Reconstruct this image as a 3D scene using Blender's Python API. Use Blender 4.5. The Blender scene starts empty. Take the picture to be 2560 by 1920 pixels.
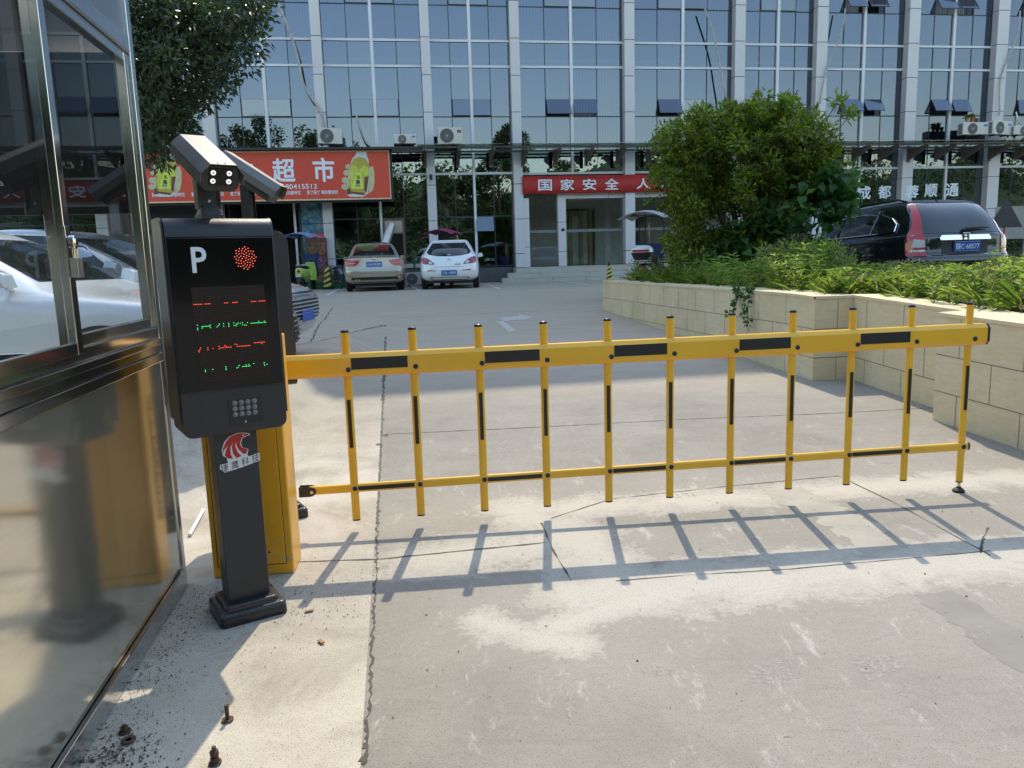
import bpy, bmesh, math, random
import numpy as np
from mathutils import Matrix, Vector
R = math.radians
rng = np.random.default_rng(7)
random.seed(7)
sc = bpy.context.scene
col = sc.collection

# ---------------------------------------------------------------- camera, sky, sun, exposure
CAM_H, PITCH, ROLL, FOC = 1.45, R(9.07), R(1.72), 769.0
cd = bpy.data.cameras.new('camera'); cam = bpy.data.objects.new('camera', cd); col.objects.link(cam)
cd.sensor_width = 36.0; cd.lens = FOC / 1024 * 36; cd.clip_start = .05; cd.clip_end = 2000
cam.matrix_world = Matrix.Translation((0, 0, CAM_H)) @ Matrix.Rotation(R(90) - PITCH, 4, 'X') @ Matrix.Rotation(-ROLL, 4, 'Z')
sc.camera = cam
SUN_EL, SUN_AZ = R(49), R(3)          # azimuth measured from +Y towards +X
w = bpy.data.worlds.new('World'); sc.world = w; w.use_nodes = True
wn = w.node_tree.nodes; bg = wn['Background']
sky = wn.new('ShaderNodeTexSky'); sky.sky_type = 'NISHITA'; sky.sun_disc = False
sky.sun_elevation = SUN_EL; sky.sun_rotation = SUN_AZ; sky.dust_density = 1.2; sky.air_density = 1.7; sky.ozone_density = 1.5
w.node_tree.links.new(sky.outputs[0], bg.inputs[0]); bg.inputs[1].default_value = .15
sl = bpy.data.lights.new('sun', 'SUN'); so = bpy.data.objects.new('sun', sl); col.objects.link(so)
sl.energy = 2.0; sl.angle = R(.5); sl.color = (1, .88, .70)
sd = Vector((math.sin(SUN_AZ) * math.cos(SUN_EL), math.cos(SUN_AZ) * math.cos(SUN_EL), math.sin(SUN_EL)))
so.rotation_euler = sd.to_track_quat('Z', 'Y').to_euler()
so.location = (0, 0, 60)
sc.view_settings.view_transform = 'Standard'; sc.view_settings.look = 'None'
sc.view_settings.exposure = 1.25; sc.view_settings.gamma = 1
try:
    sc.cycles.max_bounces = 8; sc.cycles.transparent_max_bounces = 16; sc.cycles.glossy_bounces = 5
    sc.cycles.caustics_reflective = False; sc.cycles.caustics_refractive = False
    sc.cycles.sample_clamp_indirect = 6
except Exception: pass

# ---------------------------------------------------------------- measuring helpers (photo pixels -> points of the place)
DS = 2.16016
def ray(px, py):
    dx, v = px - 512, 384 - py
    c, s = math.cos(ROLL), math.sin(ROLL)
    a, b = dx * c + v * s, -dx * s + v * c
    return (a / FOC, math.cos(PITCH) + b / FOC * math.sin(PITCH), -math.sin(PITCH) + b / FOC * math.cos(PITCH))
def sstep(a, b, x):
    t = min(1, max(0, (x - a) / (b - a))); return t * t * (3 - 2 * t)
def zg(x, y):
    base = .68 * min(1, max(0, (y - 5) / 16))
    if y < 30:
        l = sstep(-1.75, -2.3, x) * sstep(4.3, 5.4, y) * .42
        r = sstep(4.6, 5.6, x) * sstep(6.0, 8.0, y) * .5
        base = max(base, l, r)
    return base
def atY(X, Y, D): d = ray(X / DS, Y / DS); t = D / d[1]; return Vector((d[0] * t, D, CAM_H + d[2] * t))
def gr(X, Y):
    d = ray(X / DS, Y / DS); lo, hi = 1., 80.
    for _ in range(50):
        m = (lo + hi) / 2; t = m / d[1]
        if CAM_H + d[2] * t > zg(d[0] * t, m): lo = m
        else: hi = m
    t = lo / d[1]; return Vector((d[0] * t, lo, zg(d[0] * t, lo)))
FK, FY = .15, 29.6; FL = math.hypot(1, FK); FANG = math.atan(FK)
def fac(sx, sy, n=0.):           # photo pixel (2560 wide) -> (u, z) on a plane n metres in front of the facade
    d = ray(sx / 2.5, sy / 2.5); y0 = FY - n * FL
    t = y0 / (d[1] - FK * d[0]); x = d[0] * t; y = d[1] * t
    return ((x + (y - FY) * FK) / FL, CAM_H + d[2] * t)

# ---------------------------------------------------------------- materials
MATS = {}
def new_mat(name):
    m = bpy.data.materials.new(name); m.use_nodes = True; MATS[name] = m
    nt = m.node_tree; return m, nt, nt.nodes['Principled BSDF']
def N(nt, t, **kw):
    n = nt.nodes.new(t)
    for k, v in kw.items():
        if k in n.inputs.keys(): n.inputs[k].default_value = v
        else: setattr(n, k, v)
    return n
def ramp(nt, fac_, stops):
    r = nt.nodes.new('ShaderNodeValToRGB'); nt.links.new(fac_, r.inputs[0])
    while len(r.color_ramp.elements) < len(stops): r.color_ramp.elements.new(.5)
    for e, (p, c) in zip(r.color_ramp.elements, stops):
        e.position = p; e.color = (c, c, c, 1) if isinstance(c, (int, float)) else (*c, 1)
    return r
def mixc(nt, f, a, b, bt='MIX'):
    m = nt.nodes.new('ShaderNodeMix'); m.data_type = 'RGBA'; m.blend_type = bt
    for s, v in ((0, f), (6, a), (7, b)):
        if hasattr(v, 'links') or hasattr(v, 'is_linked'): nt.links.new(v, m.inputs[s])
        else: m.inputs[s].default_value = v if not isinstance(v, tuple) else (*v, 1) if len(v) == 3 else v
    return m.outputs[2]
def noise(nt, scale, detail=4, rough=.55, dist=0., vec=None):
    n = N(nt, 'ShaderNodeTexNoise'); n.inputs['Scale'].default_value = scale; n.inputs['Detail'].default_value = detail
    n.inputs['Roughness'].default_value = rough; n.inputs['Distortion'].default_value = dist
    if vec is not None: nt.links.new(vec, n.inputs['Vector'])
    return n.outputs[0]
def objco(nt): return nt.nodes.new('ShaderNodeTexCoord').outputs['Object']
def geopos(nt): return nt.nodes.new('ShaderNodeNewGeometry').outputs['Position']
def bump(nt, p, h, strength=.2, dist=.01):
    b = nt.nodes.new('ShaderNodeBump'); b.inputs['Strength'].default_value = strength; b.inputs['Distance'].default_value = dist
    nt.links.new(h, b.inputs['Height']); nt.links.new(b.outputs[0], p.inputs['Normal'])
def plain(name, c, rough=.5, metal=0., var=.12, scale=6., coat=0., bmp=0., spec=.5, emit=None):
    m, nt, p = new_mat(name)
    p.inputs['Roughness'].default_value = rough; p.inputs['Metallic'].default_value = metal
    p.inputs['Coat Weight'].default_value = coat; p.inputs['Coat Roughness'].default_value = .04
    p.inputs['Specular IOR Level'].default_value = spec
    co = objco(nt); nz = noise(nt, scale, 5, .6, 0, co)
    lo = tuple(max(0, x * (1 - var)) for x in c); hi = tuple(min(1, x * (1 + var)) for x in c)
    r = ramp(nt, nz, [(.3, lo), (.7, hi)]); nt.links.new(r.outputs[0], p.inputs['Base Color'])
    rr = nt.nodes.new('ShaderNodeMapRange'); nt.links.new(nz, rr.inputs[0])
    rr.inputs[3].default_value = max(.02, rough - .08); rr.inputs[4].default_value = min(1, rough + .08)
    nt.links.new(rr.outputs[0], p.inputs['Roughness'])
    if bmp: bump(nt, p, noise(nt, scale * 14, 3, .6, 0, co), bmp, .003)
    if emit:
        p.inputs['Emission Color'].default_value = (*emit[0], 1); p.inputs['Emission Strength'].default_value = emit[1]
    return m
def glassy(name, tint, refl, gloss_rough=.0, trans=(.3, .35, .4), wav=0., wscale=.8, fres=None):
    """window glass: part mirror, part see-through"""
    m, nt, p = new_mat(name); nt.nodes.remove(p); out = nt.nodes['Material Output']
    g = N(nt, 'ShaderNodeBsdfGlossy'); g.inputs['Color'].default_value = (*tint, 1); g.inputs['Roughness'].default_value = gloss_rough
    t = N(nt, 'ShaderNodeBsdfTransparent'); t.inputs['Color'].default_value = (*trans, 1)
    mx = N(nt, 'ShaderNodeMixShader'); nt.links.new(t.outputs[0], mx.inputs[1]); nt.links.new(g.outputs[0], mx.inputs[2])
    if fres:
        lw = N(nt, 'ShaderNodeFresnel'); lw.inputs[0].default_value = fres
        ad = N(nt, 'ShaderNodeMath', operation='MAXIMUM'); nt.links.new(lw.outputs[0], ad.inputs[0]); ad.inputs[1].default_value = refl
        nt.links.new(ad.outputs[0], mx.inputs[0])
    else: mx.inputs[0].default_value = refl
    if wav:
        b = N(nt, 'ShaderNodeBump'); b.inputs['Strength'].default_value = wav; b.inputs['Distance'].default_value = .02
        nt.links.new(noise(nt, wscale, 2, .5, 0, objco(nt)), b.inputs['Height']); nt.links.new(b.outputs[0], g.inputs['Normal'])
    nt.links.new(mx.outputs[0], out.inputs[0]); return m
def leafmat(name, c1, c2, c3, rough=.5, trans=.35):
    m, nt, p = new_mat(name)
    a = N(nt, 'ShaderNodeAttribute', attribute_name='rnd')
    r = ramp(nt, a.outputs['Fac'], [(0., c1), (.55, c2), (1., c3)])
    nt.links.new(r.outputs[0], p.inputs['Base Color']); p.inputs['Roughness'].default_value = rough
    p.inputs['Specular IOR Level'].default_value = .35
    tr = N(nt, 'ShaderNodeBsdfTranslucent')
    hs = N(nt, 'ShaderNodeHueSaturation'); hs.inputs['Saturation'].default_value = 1.15; hs.inputs['Value'].default_value = 1.7
    nt.links.new(r.outputs[0], hs.inputs['Color']); nt.links.new(hs.outputs[0], tr.inputs[0])
    mx = N(nt, 'ShaderNodeMixShader'); mx.inputs[0].default_value = trans
    nt.links.new(p.outputs[0], mx.inputs[1]); nt.links.new(tr.outputs[0], mx.inputs[2])
    nt.links.new(mx.outputs[0], nt.nodes['Material Output'].inputs[0]); return m

def ground_mat():
    m, nt, p = new_mat('concrete'); co = geopos(nt); L = nt.links
    sep = N(nt, 'ShaderNodeSeparateXYZ'); L.new(co, sep.inputs[0])
    def math_(op, a, b=None, c=None):
        n = N(nt, 'ShaderNodeMath', operation=op)
        for i, v in enumerate((a, b, c)):
            if v is None: continue
            if isinstance(v, (int, float)): n.inputs[i].default_value = v
            else: L.new(v, n.inputs[i])
        return n.outputs[0]
    big = noise(nt, .45, 5, .6, .3, co); mid = noise(nt, 2.3, 6, .65, .4, co); fine = noise(nt, 34, 4, .7, 0, co); grit = noise(nt, 170, 2, .6, 0, co)
    base = ramp(nt, big, [(.28, (.182, .166, .138)), (.5, (.218, .201, .170)), (.74, (.27, .252, .218))]).outputs[0]
    base = mixc(nt, ramp(nt, mid, [(.35, 0.), (.7, .55)]).outputs[0], base, (.315, .288, .242))
    # stretched streaks of brush finish
    mp = N(nt, 'ShaderNodeMapping'); mp.inputs['Scale'].default_value = (1.2, 9, 1); mp.inputs['Rotation'].default_value = (0, 0, .1); L.new(co, mp.inputs[0])
    st = noise(nt, 2.2, 6, .7, .6, mp.outputs[0])
    base = mixc(nt, ramp(nt, st, [(.54, 0.), (.68, .35)]).outputs[0], base, (.165, .149, .124))
    # the older, paler slab left of the joint: x < joint line
    jx = math_('MULTIPLY_ADD', sep.outputs[1], -.150, -.17)
    left = math_('LESS_THAN', sep.outputs[0], jx)
    warm = ramp(nt, noise(nt, 1.6, 7, .68, .5, co), [(.32, (.30, .262, .20)), (.5, (.45, .405, .325)), (.7, (.54, .495, .415))]).outputs[0]
    nearf = N(nt, 'ShaderNodeMapRange'); L.new(sep.outputs[1], nearf.inputs[0]); nearf.inputs[1].default_value = 9; nearf.inputs[2].default_value = 5; 
    base = mixc(nt, math_('MULTIPLY', left, nearf.outputs[0]), base, warm)
    # slurry left over from cutting the loop: distance to segments, ragged by noise
    segs = [((.15, 4.35), (3.2, 4.72), .22), ((3.2, 4.72), (3.6, 3.72), .24), ((.3, 3.2), (3.6, 3.62), .30), ((.05, 4.35), (.5, 3.2), .32), ((-.15, 2.95), (.2, 2.72), .13), ((-.45, 3.65), (.3, 3.9), .30), ((.15, 2.9), (.6, 3.15), .12)]
    smin = None
    for (a, b, wd) in segs:
        dx, dy = b[0] - a[0], b[1] - a[1]; l2 = dx * dx + dy * dy
        tx = math_('MULTIPLY', math_('SUBTRACT', sep.outputs[0], a[0]), dx / l2); ty = math_('MULTIPLY', math_('SUBTRACT', sep.outputs[1], a[1]), dy / l2)
        t = N(nt, 'ShaderNodeClamp'); L.new(math_('ADD', tx, ty), t.inputs[0])
        ex = math_('SUBTRACT', math_('SUBTRACT', sep.outputs[0], a[0]), math_('MULTIPLY', t.outputs[0], dx))
        ey = math_('SUBTRACT', math_('SUBTRACT', sep.outputs[1], a[1]), math_('MULTIPLY', t.outputs[0], dy))
        dd = math_('DIVIDE', math_('SQRT', math_('ADD', math_('MULTIPLY', ex, ex), math_('MULTIPLY', ey, ey))), wd)
        smin = dd if smin is None else math_('MINIMUM', smin, dd)
    rag = noise(nt, 3.2, 7, .72, .6, co)
    sl_ = math_('ADD', smin, math_('MULTIPLY', math_('SUBTRACT', rag, .5), 2.6))
    slm = ramp(nt, math_('ADD', sl_, math_('MULTIPLY', math_('SUBTRACT', fine, .5), 1.1)), [(.15, .9), (.8, .42), (1.3, 0.)]).outputs[0]
    wide = math_('ADD', smin, math_('MULTIPLY', math_('SUBTRACT', noise(nt, 1.3, 8, .7, .5, co), .5), 7.))
    base = mixc(nt, math_('MULTIPLY', ramp(nt, wide, [(0., .75), (1., 0.)]).outputs[0] if False else ramp(nt, math_('MULTIPLY', wide, .2), [(.1, .65), (.95, 0.)]).outputs[0], 1.), base, (.30, .275, .232))
    slm = math_('MULTIPLY', slm, ramp(nt, fine, [(.25, .75), (.6, 1.)]).outputs[0])
    base = mixc(nt, slm, base, (.46, .425, .36))
    # scuffs: small ragged pale scratches everywhere near the gate
    mp2 = N(nt, 'ShaderNodeMapping'); mp2.inputs['Scale'].default_value = (2.6, .9, 1); mp2.inputs['Rotation'].default_value = (0, 0, -.6); L.new(co, mp2.inputs[0])
    sc_ = noise(nt, 3.4, 9, .8, .25, mp2.outputs[0]); near2 = N(nt, 'ShaderNodeMapRange'); L.new(sep.outputs[1], near2.inputs[0]); near2.inputs[1].default_value = 8; near2.inputs[2].default_value = 4.5
    base = mixc(nt, math_('MULTIPLY', ramp(nt, sc_, [(.565, 0.), (.66, .7)]).outputs[0], near2.outputs[0]), base, (.44, .415, .365))
    # the lot beyond: concrete colour raised and warmed to lift the building's shade
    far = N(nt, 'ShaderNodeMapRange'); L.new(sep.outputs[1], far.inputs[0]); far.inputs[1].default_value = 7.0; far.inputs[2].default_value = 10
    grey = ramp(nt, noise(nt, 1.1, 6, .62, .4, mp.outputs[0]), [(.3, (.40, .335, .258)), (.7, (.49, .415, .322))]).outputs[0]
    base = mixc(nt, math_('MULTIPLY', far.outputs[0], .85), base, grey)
    base = mixc(nt, math_('MULTIPLY', ramp(nt, noise(nt, 420, 2, .6, 0, co), [(.42, 0.), (.62, 1.)]).outputs[0], .35), base, mixc(nt, 1., base, (1.55, 1.55, 1.55), 'MULTIPLY'))
    base = mixc(nt, math_('MULTIPLY', ramp(nt, fine, [(.3, 0.), (.75, 1.)]).outputs[0], .30), base, mixc(nt, 1., base, (.55, .54, .52), 'MULTIPLY'))
    base = mixc(nt, ramp(nt, grit, [(.32, .75), (.42, 0.)]).outputs[0], base, (.07, .06, .05))
    L.new(base, p.inputs['Base Color']); p.inputs['Roughness'].default_value = .85; p.inputs['Specular IOR Level'].default_value = .25
    hh = math_('ADD', math_('MULTIPLY', fine, .6), math_('ADD', math_('MULTIPLY', grit, .5), math_('MULTIPLY', slm, .8)))
    bump(nt, p, hh, .35, .006); return m
def tile_mat():
    m, nt, p = new_mat('stone_tile'); co = geopos(nt)
    nz = noise(nt, 1.3, 5, .6, 0, co); mp = N(nt, 'ShaderNodeMapping'); mp.inputs['Scale'].default_value = (3, 3, 14); nt.links.new(co, mp.inputs[0])
    st = noise(nt, 2.5, 5, .65, .3, mp.outputs[0])
    c = ramp(nt, nz, [(.3, (.555, .45, .275)), (.7, (.68, .56, .36))]).outputs[0]
    c = mixc(nt, ramp(nt, st, [(.4, 0.), (.75, .55)]).outputs[0], c, (.46, .37, .225))
    c = mixc(nt, ramp(nt, noise(nt, .9, 6, .7, .4, co), [(.58, 0.), (.72, .4)]).outputs[0], c, (.33, .29, .21))
    nt.links.new(c, p.inputs['Base Color']); p.inputs['Roughness'].default_value = .75; bump(nt, p, st, .25, .004); return m
def steel_mat(name, c, rough, wav=.0):
    m, nt, p = new_mat(name); co = objco(nt)
    p.inputs['Metallic'].default_value = 1.
    mp = N(nt, 'ShaderNodeMapping'); mp.inputs['Scale'].default_value = (2, 2, 60); nt.links.new(co, mp.inputs[0])
    nz = noise(nt, 3, 5, .6, .2, mp.outputs[0]); bl = noise(nt, 1.6, 4, .6, .4, co)
    rr = N(nt, 'ShaderNodeMapRange'); nt.links.new(bl, rr.inputs[0]); rr.inputs[3].default_value = rough * .55; rr.inputs[4].default_value = rough * 1.5
    nt.links.new(rr.outputs[0], p.inputs['Roughness'])
    cc = mixc(nt, ramp(nt, nz, [(.35, 0.), (.7, .5)]).outputs[0], c, tuple(x * .82 for x in c))
    if wav:      # dust film and fine scratches on the big sheets
        p.inputs['Metallic'].default_value = .90
        for k, (rz, sc) in enumerate(((.5, (3, 90, 90)), (-.8, (70, 3, 3)), (1.2, (4, 120, 60)))):
            m2 = N(nt, 'ShaderNodeMapping'); m2.inputs['Scale'].default_value = sc; m2.inputs['Rotation'].default_value = (rz, rz * .6, 0); nt.links.new(co, m2.inputs[0])
            s_ = ramp(nt, noise(nt, .5, 4, .8, .8, m2.outputs[0]), [(.66, 0.), (.70, .55)]).outputs[0]
            cc = mixc(nt, s_, cc, (.95, .93, .88))
    nt.links.new(cc, p.inputs['Base Color'])
    if wav: bump(nt, p, noise(nt, 1.7, 2, .5, 0, co), wav, .02)
    return m
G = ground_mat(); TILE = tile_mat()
YEL = plain('yellow_paint', (.80, .43, .022), .34, 0, .06, 3, .25)
ORG = plain('cabinet_yellow_paint', (.82, .38, .022), .38, 0, .08, 4, .15, .05)
BLKS = plain('black_reflective_tape', (.012, .012, .013), .45)
BLK = plain('black_powder_coat', (.022, .022, .025), .42, 0, .15, 9, 0, .25)
BLKG = plain('black_gloss_screen', (.006, .005, .006), .06, 0, .1, 2, .0, 0, .35)
RUB = plain('black_rubber', (.015, .015, .016), .7, 0, .2, 12)
BASEP = plain('black_plastic_base', (.020, .019, .021), .28, 0, .2, 8)
CAP = plain('dark_blue_cap', (.010, .010, .035), .25)
STEEL = steel_mat('brushed_steel', (.60, .61, .62), .16)
STEELP = steel_mat('steel_panel', (.76, .72, .61), .11, .16)
CHROME = plain('chrome', (.75, .75, .76), .12, 1, .03)
ZINC = plain('zinc_bolt', (.55, .55, .56), .35, 1, .15, 40)
RUST = plain('rusty_iron', (.085, .045, .032), .75, .3, .45, 60, 0, .5)
ALU = plain('aluminium_panel', (.56, .55, .56), .5, .15, .05, .7)
ALUW = plain('white_aluminium', (.62, .64, .67), .45, 0, .05, 1)
FRM = plain('dark_frame', (.018, .022, .030), .4)
VENTF = plain('vent_frame', (.10, .11, .12), .4)
PANE = glassy('facade_glass', (.178, .208, .265), .66, .0, (.34, .42, .52), .06, .7)
PANEG = glassy('shopfront_glass', (.32, .38, .42), .50, .0, (.45, .50, .52), .10, .7)
VENTG = glassy('vent_glass', (.27, .30, .34), .55, .04, (.35, .4, .45))
KGLASS = glassy('booth_glass', (.85, .9, .9), .08, .0, (.90, .92, .92), 0, 1, 1.32)
CLEAR = glassy('clear_plastic', (.9, .9, .9), .12, .05, (.75, .78, .8))
CANG = glassy('canopy_glass', (.5, .6, .6), .18, .08, (.58, .66, .64))
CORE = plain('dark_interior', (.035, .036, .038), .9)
CURT = plain('pale_curtain', (.55, .57, .6), .9, 0, .1, .5)
LOBBY = plain('lobby_plaster', (.60, .60, .58), .8)
WOODY = plain('lobby_door_wood', (.34, .24, .10), .5)
RED = plain('red_sign_film', (.60, .062, .025), .5, 0, .06, 1)
REDB = plain('red_banner_cloth', (.42, .025, .020), .65, 0, .1, 1.5)
WHT = plain('white_lettering', (.72, .78, .84), .5, 0, .02)
WHTP = plain('white_paint', (.58, .57, .54), .6, 0, .2, 12)
CREAM = plain('cream_edge', (.62, .50, .30), .5)
STEPM = plain('pale_step_stone', (.42, .40, .34), .7, 0, .12, 2)
ACW = plain('ac_casing', (.55, .54, .49), .5, 0, .06, 3)
BLUEB = plain('blue_badge', (.03, .16, .55), .4)
PIPE = plain('wrapped_pipe', (.38, .36, .33), .7, 0, .25, 8, 0, .3)
BRK = plain('rusty_bracket_steel', (.14, .11, .095), .6, .2, .25, 4)
SOIL = plain('planter_soil', (.06, .045, .032), .95, 0, .35, 5, 0, .6)
BARK = plain('bark', (.10, .085, .065), .9, 0, .3, 10, 0, .6)
PLATE = plain('blue_number_plate', (.018, .075, .36), .35)
CARGL = plain('car_glass', (.012, .014, .016), .05, 0, .1, 1, .5)
TAIL = plain('red_tail_lens', (.42, .012, .015), .12, 0, .08, 3, .8)
LENS = plain('clear_lamp_lens', (.60, .58, .58), .1, 0, .1, 3, .8)
CHAMP = plain('champagne_paint', (.40, .36, .28), .25, .45, .03, 1, .9)
WHCAR = plain('white_car_paint', (.74, .75, .76), .25, 0, .02, 1, .9)
SILV = plain('silver_car_paint', (.42, .44, .46), .25, .5, .03, 1, .9)
BLCAR = plain('black_car_paint', (.008, .009, .013), .12, 0, .05, 1, 1.)
TYRE = plain('tyre_rubber', (.014, .014, .014), .85, 0, .2, 20)
RIMM = plain('alloy_rim', (.35, .35, .36), .35, .8, .05)
DKPL = plain('dark_plastic', (.018, .018, .019), .55)
BLUECL = plain('blue_canopy_cloth', (.17, .24, .42), .7, 0, .1, 3)
NAVY = plain('navy_canopy_cloth', (.03, .05, .14), .7, 0, .1, 3)
PINKCL = plain('magenta_canopy_cloth', (.26, .03, .10), .6, 0, .1, 3)
GREYCL = plain('grey_canopy_cloth', (.35, .36, .36), .7, 0, .15, 5)
LIME = plain('lime_scooter_paint', (.36, .55, .10), .25, 0, .05, 2, .8)
GREENB = plain('green_crate', (.02, .17, .07), .5)
CARD = plain('cardboard', (.33, .23, .13), .8)
SIGY = plain('warning_yellow', (.62, .52, .06), .5)
MURAL = None
def mural():
    m, nt, p = new_mat('blue_mural_print'); co = objco(nt)
    v = N(nt, 'ShaderNodeTexVoronoi'); v.inputs['Scale'].default_value = 5; nt.links.new(co, v.inputs['Vector'])
    n1 = noise(nt, 3, 5, .6, 2., co)
    c = ramp(nt, n1, [(.35, (.01, .10, .18)), (.5, (.02, .20, .32)), (.62, (.30, .30, .22)), (.72, (.03, .14, .26))]).outputs[0]
    nt.links.new(c, p.inputs['Base Color']); return m
MURAL = mural()
def ledmat(name, c, s):
    m, nt, p = new_mat(name); p.inputs['Base Color'].default_value = (*[x * .3 for x in c], 1)
    p.inputs['Emission Color'].default_value = (*c, 1); p.inputs['Emission Strength'].default_value = s; return m
LEDR = ledmat('red_led', (1, .08, .04), .75); LEDG = ledmat('green_led', (.05, 1, .22), .6); LEDW = ledmat('white_led', (1, 1, 1), 1.6); LEDP = ledmat('red_led_core', (1, .16, .10), .75)
MATRIX = plain('led_matrix_face', (.016, .008, .006), .5, 0, .1, 4, 0, 0, .25)
LEAF_T = leafmat('tree_leaf', (.020, .034, .014), (.034, .058, .022), (.075, .115, .035), .35, .2)
LEAF_S = leafmat('shrub_leaf', (.034, .062, .014), (.135, .19, .03), (.36, .39, .06), .4, .42)
LEAF_B = leafmat('broad_leaf', (.035, .085, .030), (.065, .145, .042), (.15, .24, .06), .45, .4)
LEAF_W = leafmat('weed_leaf', (.085, .135, .030), (.165, .235, .050), (.31, .345, .11), .5, .45)
LEAF_D = leafmat('dry_weed', (.10, .085, .05), (.16, .14, .08), (.22, .19, .11), .8, .2)
LEAF_F = leafmat('far_leaf', (.035, .062, .028), (.07, .11, .04), (.12, .17, .065), .6, .25)

# ---------------------------------------------------------------- mesh helpers
class MB:
    def __init__(s): s.v = []; s.f = []; s.m = []
    def add(s, vs, fs, mi=0, M=None):
        o = len(s.v)
        s.v += [tuple(M @ Vector(p)) if M is not None else tuple(p) for p in vs]
        s.f += [tuple(i + o for i in f) for f in fs]; s.m += [mi] * len(fs); return s
    def box(s, x0, x1, y0, y1, z0, z1, mi=0, M=None):
        vs = [(x, y, z) for z in (z0, z1) for y in (y0, y1) for x in (x0, x1)]
        return s.add(vs, [(0, 2, 3, 1), (4, 5, 7, 6), (0, 1, 5, 4), (2, 6, 7, 3), (0, 4, 6, 2), (1, 3, 7, 5)], mi, M)
    def quad(s, a, b, c, d, mi=0, M=None): return s.add([a, b, c, d], [(0, 1, 2, 3)], mi, M)
    def tube(s, pts, r, n=10, mi=0, cap=True, M=None):
        pts = [Vector(p) for p in pts]; rs = r if isinstance(r, (list, tuple)) else [r] * len(pts)
        vs = []; fs = []; up = None
        for i, p in enumerate(pts):
            t = (pts[min(i + 1, len(pts) - 1)] - pts[max(i - 1, 0)]).normalized()
            if up is None: up = t.orthogonal().normalized()
            up = (up - t * up.dot(t)); up = up.normalized() if up.length > 1e-6 else t.orthogonal().normalized()
            sd_ = t.cross(up)
            for k in range(n):
                a = 2 * math.pi * (k + .5) / n; vs.append(p + (up * math.cos(a) + sd_ * math.sin(a)) * rs[i])
        for i in range(len(pts) - 1):
            for k in range(n):
                a, b = i * n + k, i * n + (k + 1) % n; fs.append((a, b, b + n, a + n))
        if cap: fs.append(tuple(reversed(range(n)))); fs.append(tuple(range((len(pts) - 1) * n, len(pts) * n)))
        return s.add(vs, fs, mi, M)
    def cyl(s, p0, p1, r, n=16, mi=0, M=None): return s.tube([p0, p1], r, n, mi, True, M)
    def lathe(s, prof, n=20, mi=0, M=None):     # prof: (r, z)
        vs = [(r * math.cos(2 * math.pi * k / n), r * math.sin(2 * math.pi * k / n), z) for r, z in prof for k in range(n)]
        fs = [(i * n + k, i * n + (k + 1) % n, (i + 1) * n + (k + 1) % n, (i + 1) * n + k) for i in range(len(prof) - 1) for k in range(n)]
        fs += [tuple(reversed(range(n))), tuple(range((len(prof) - 1) * n, len(prof) * n))]
        return s.add(vs, fs, mi, M)
    def prism(s, poly, z0, z1, mi=0, M=None):    # polygon in xy (ccw), extruded along z
        n = len(poly); vs = [(x, y, z0) for x, y in poly] + [(x, y, z1) for x, y in poly]
        fs = [tuple(reversed(range(n))), tuple(range(n, 2 * n))] + [(i, (i + 1) % n, n + (i + 1) % n, n + i) for i in range(n)]
        return s.add(vs, fs, mi, M)
    def loft(s, rings, cap0=True, cap1=True, mi=0, M=None):
        n = len(rings[0]); vs = [p for r in rings for p in r]
        fs = [(i * n + k, i * n + (k + 1) % n, (i + 1) * n + (k + 1) % n, (i + 1) * n + k) for i in range(len(rings) - 1) for k in range(n)]
        if cap0: fs.append(tuple(reversed(range(n))))
        if cap1: fs.append(tuple(range((len(rings) - 1) * n, len(rings) * n)))
        return s.add(vs, fs, mi, M)
    def merge(s, o, M=None): 
        b = len(s.v); s.v += [tuple(M @ Vector(p)) if M is not None else p for p in o.v]; s.f += [tuple(i + b for i in f) for f in o.f]; s.m += o.m; return s
    def build(s, name, mats, parent=None, smooth=False, bevel=0., seg=2, M=None, solid=0., sub=0):
        me = bpy.data.meshes.new(name); me.from_pydata(s.v, [], s.f)
        mats = mats if isinstance(mats, (list, tuple)) else [mats]
        for q in mats: me.materials.append(q)
        me.polygons.foreach_set('material_index', s.m)
        if smooth:
            me.polygons.foreach_set('use_smooth', [True] * len(s.f))
        me.update(); o = bpy.data.objects.new(name, me); col.objects.link(o)
        if smooth == 'auto': me.set_sharp_from_angle(angle=R(35))
        if parent is not None: o.parent = parent
        if M is not None: o.matrix_local = M
        if solid: md = o.modifiers.new('solid', 'SOLIDIFY'); md.thickness = solid; md.offset = -1
        if sub: md = o.modifiers.new('sub', 'SUBSURF'); md.levels = sub; md.render_levels = sub
        if bevel: md = o.modifiers.new('bevel', 'BEVEL'); md.width = bevel; md.segments = seg; md.limit_method = 'ANGLE'; md.angle_limit = R(40)
        return o
def tag(o, label=None, cat=None, group=None, kind=None):
    if label: o['label'] = label
    if cat: o['category'] = cat
    if group: o['group'] = group
    if kind: o['kind'] = kind
    return o
def empty(name, loc=(0, 0, 0), rz=0., label=None, cat=None, group=None):
    o = bpy.data.objects.new(name, None); col.objects.link(o); o.location = loc; o.rotation_euler = (0, 0, rz); o.empty_display_size = .1
    return tag(o, label, cat, group)
def copy_tree(o, parent=None):
    c = o.copy(); col.objects.link(c)
    if parent is not None: c.parent = parent
    for ch in list(o.children): copy_tree(ch, c)
    return c
TXT = {}
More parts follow.
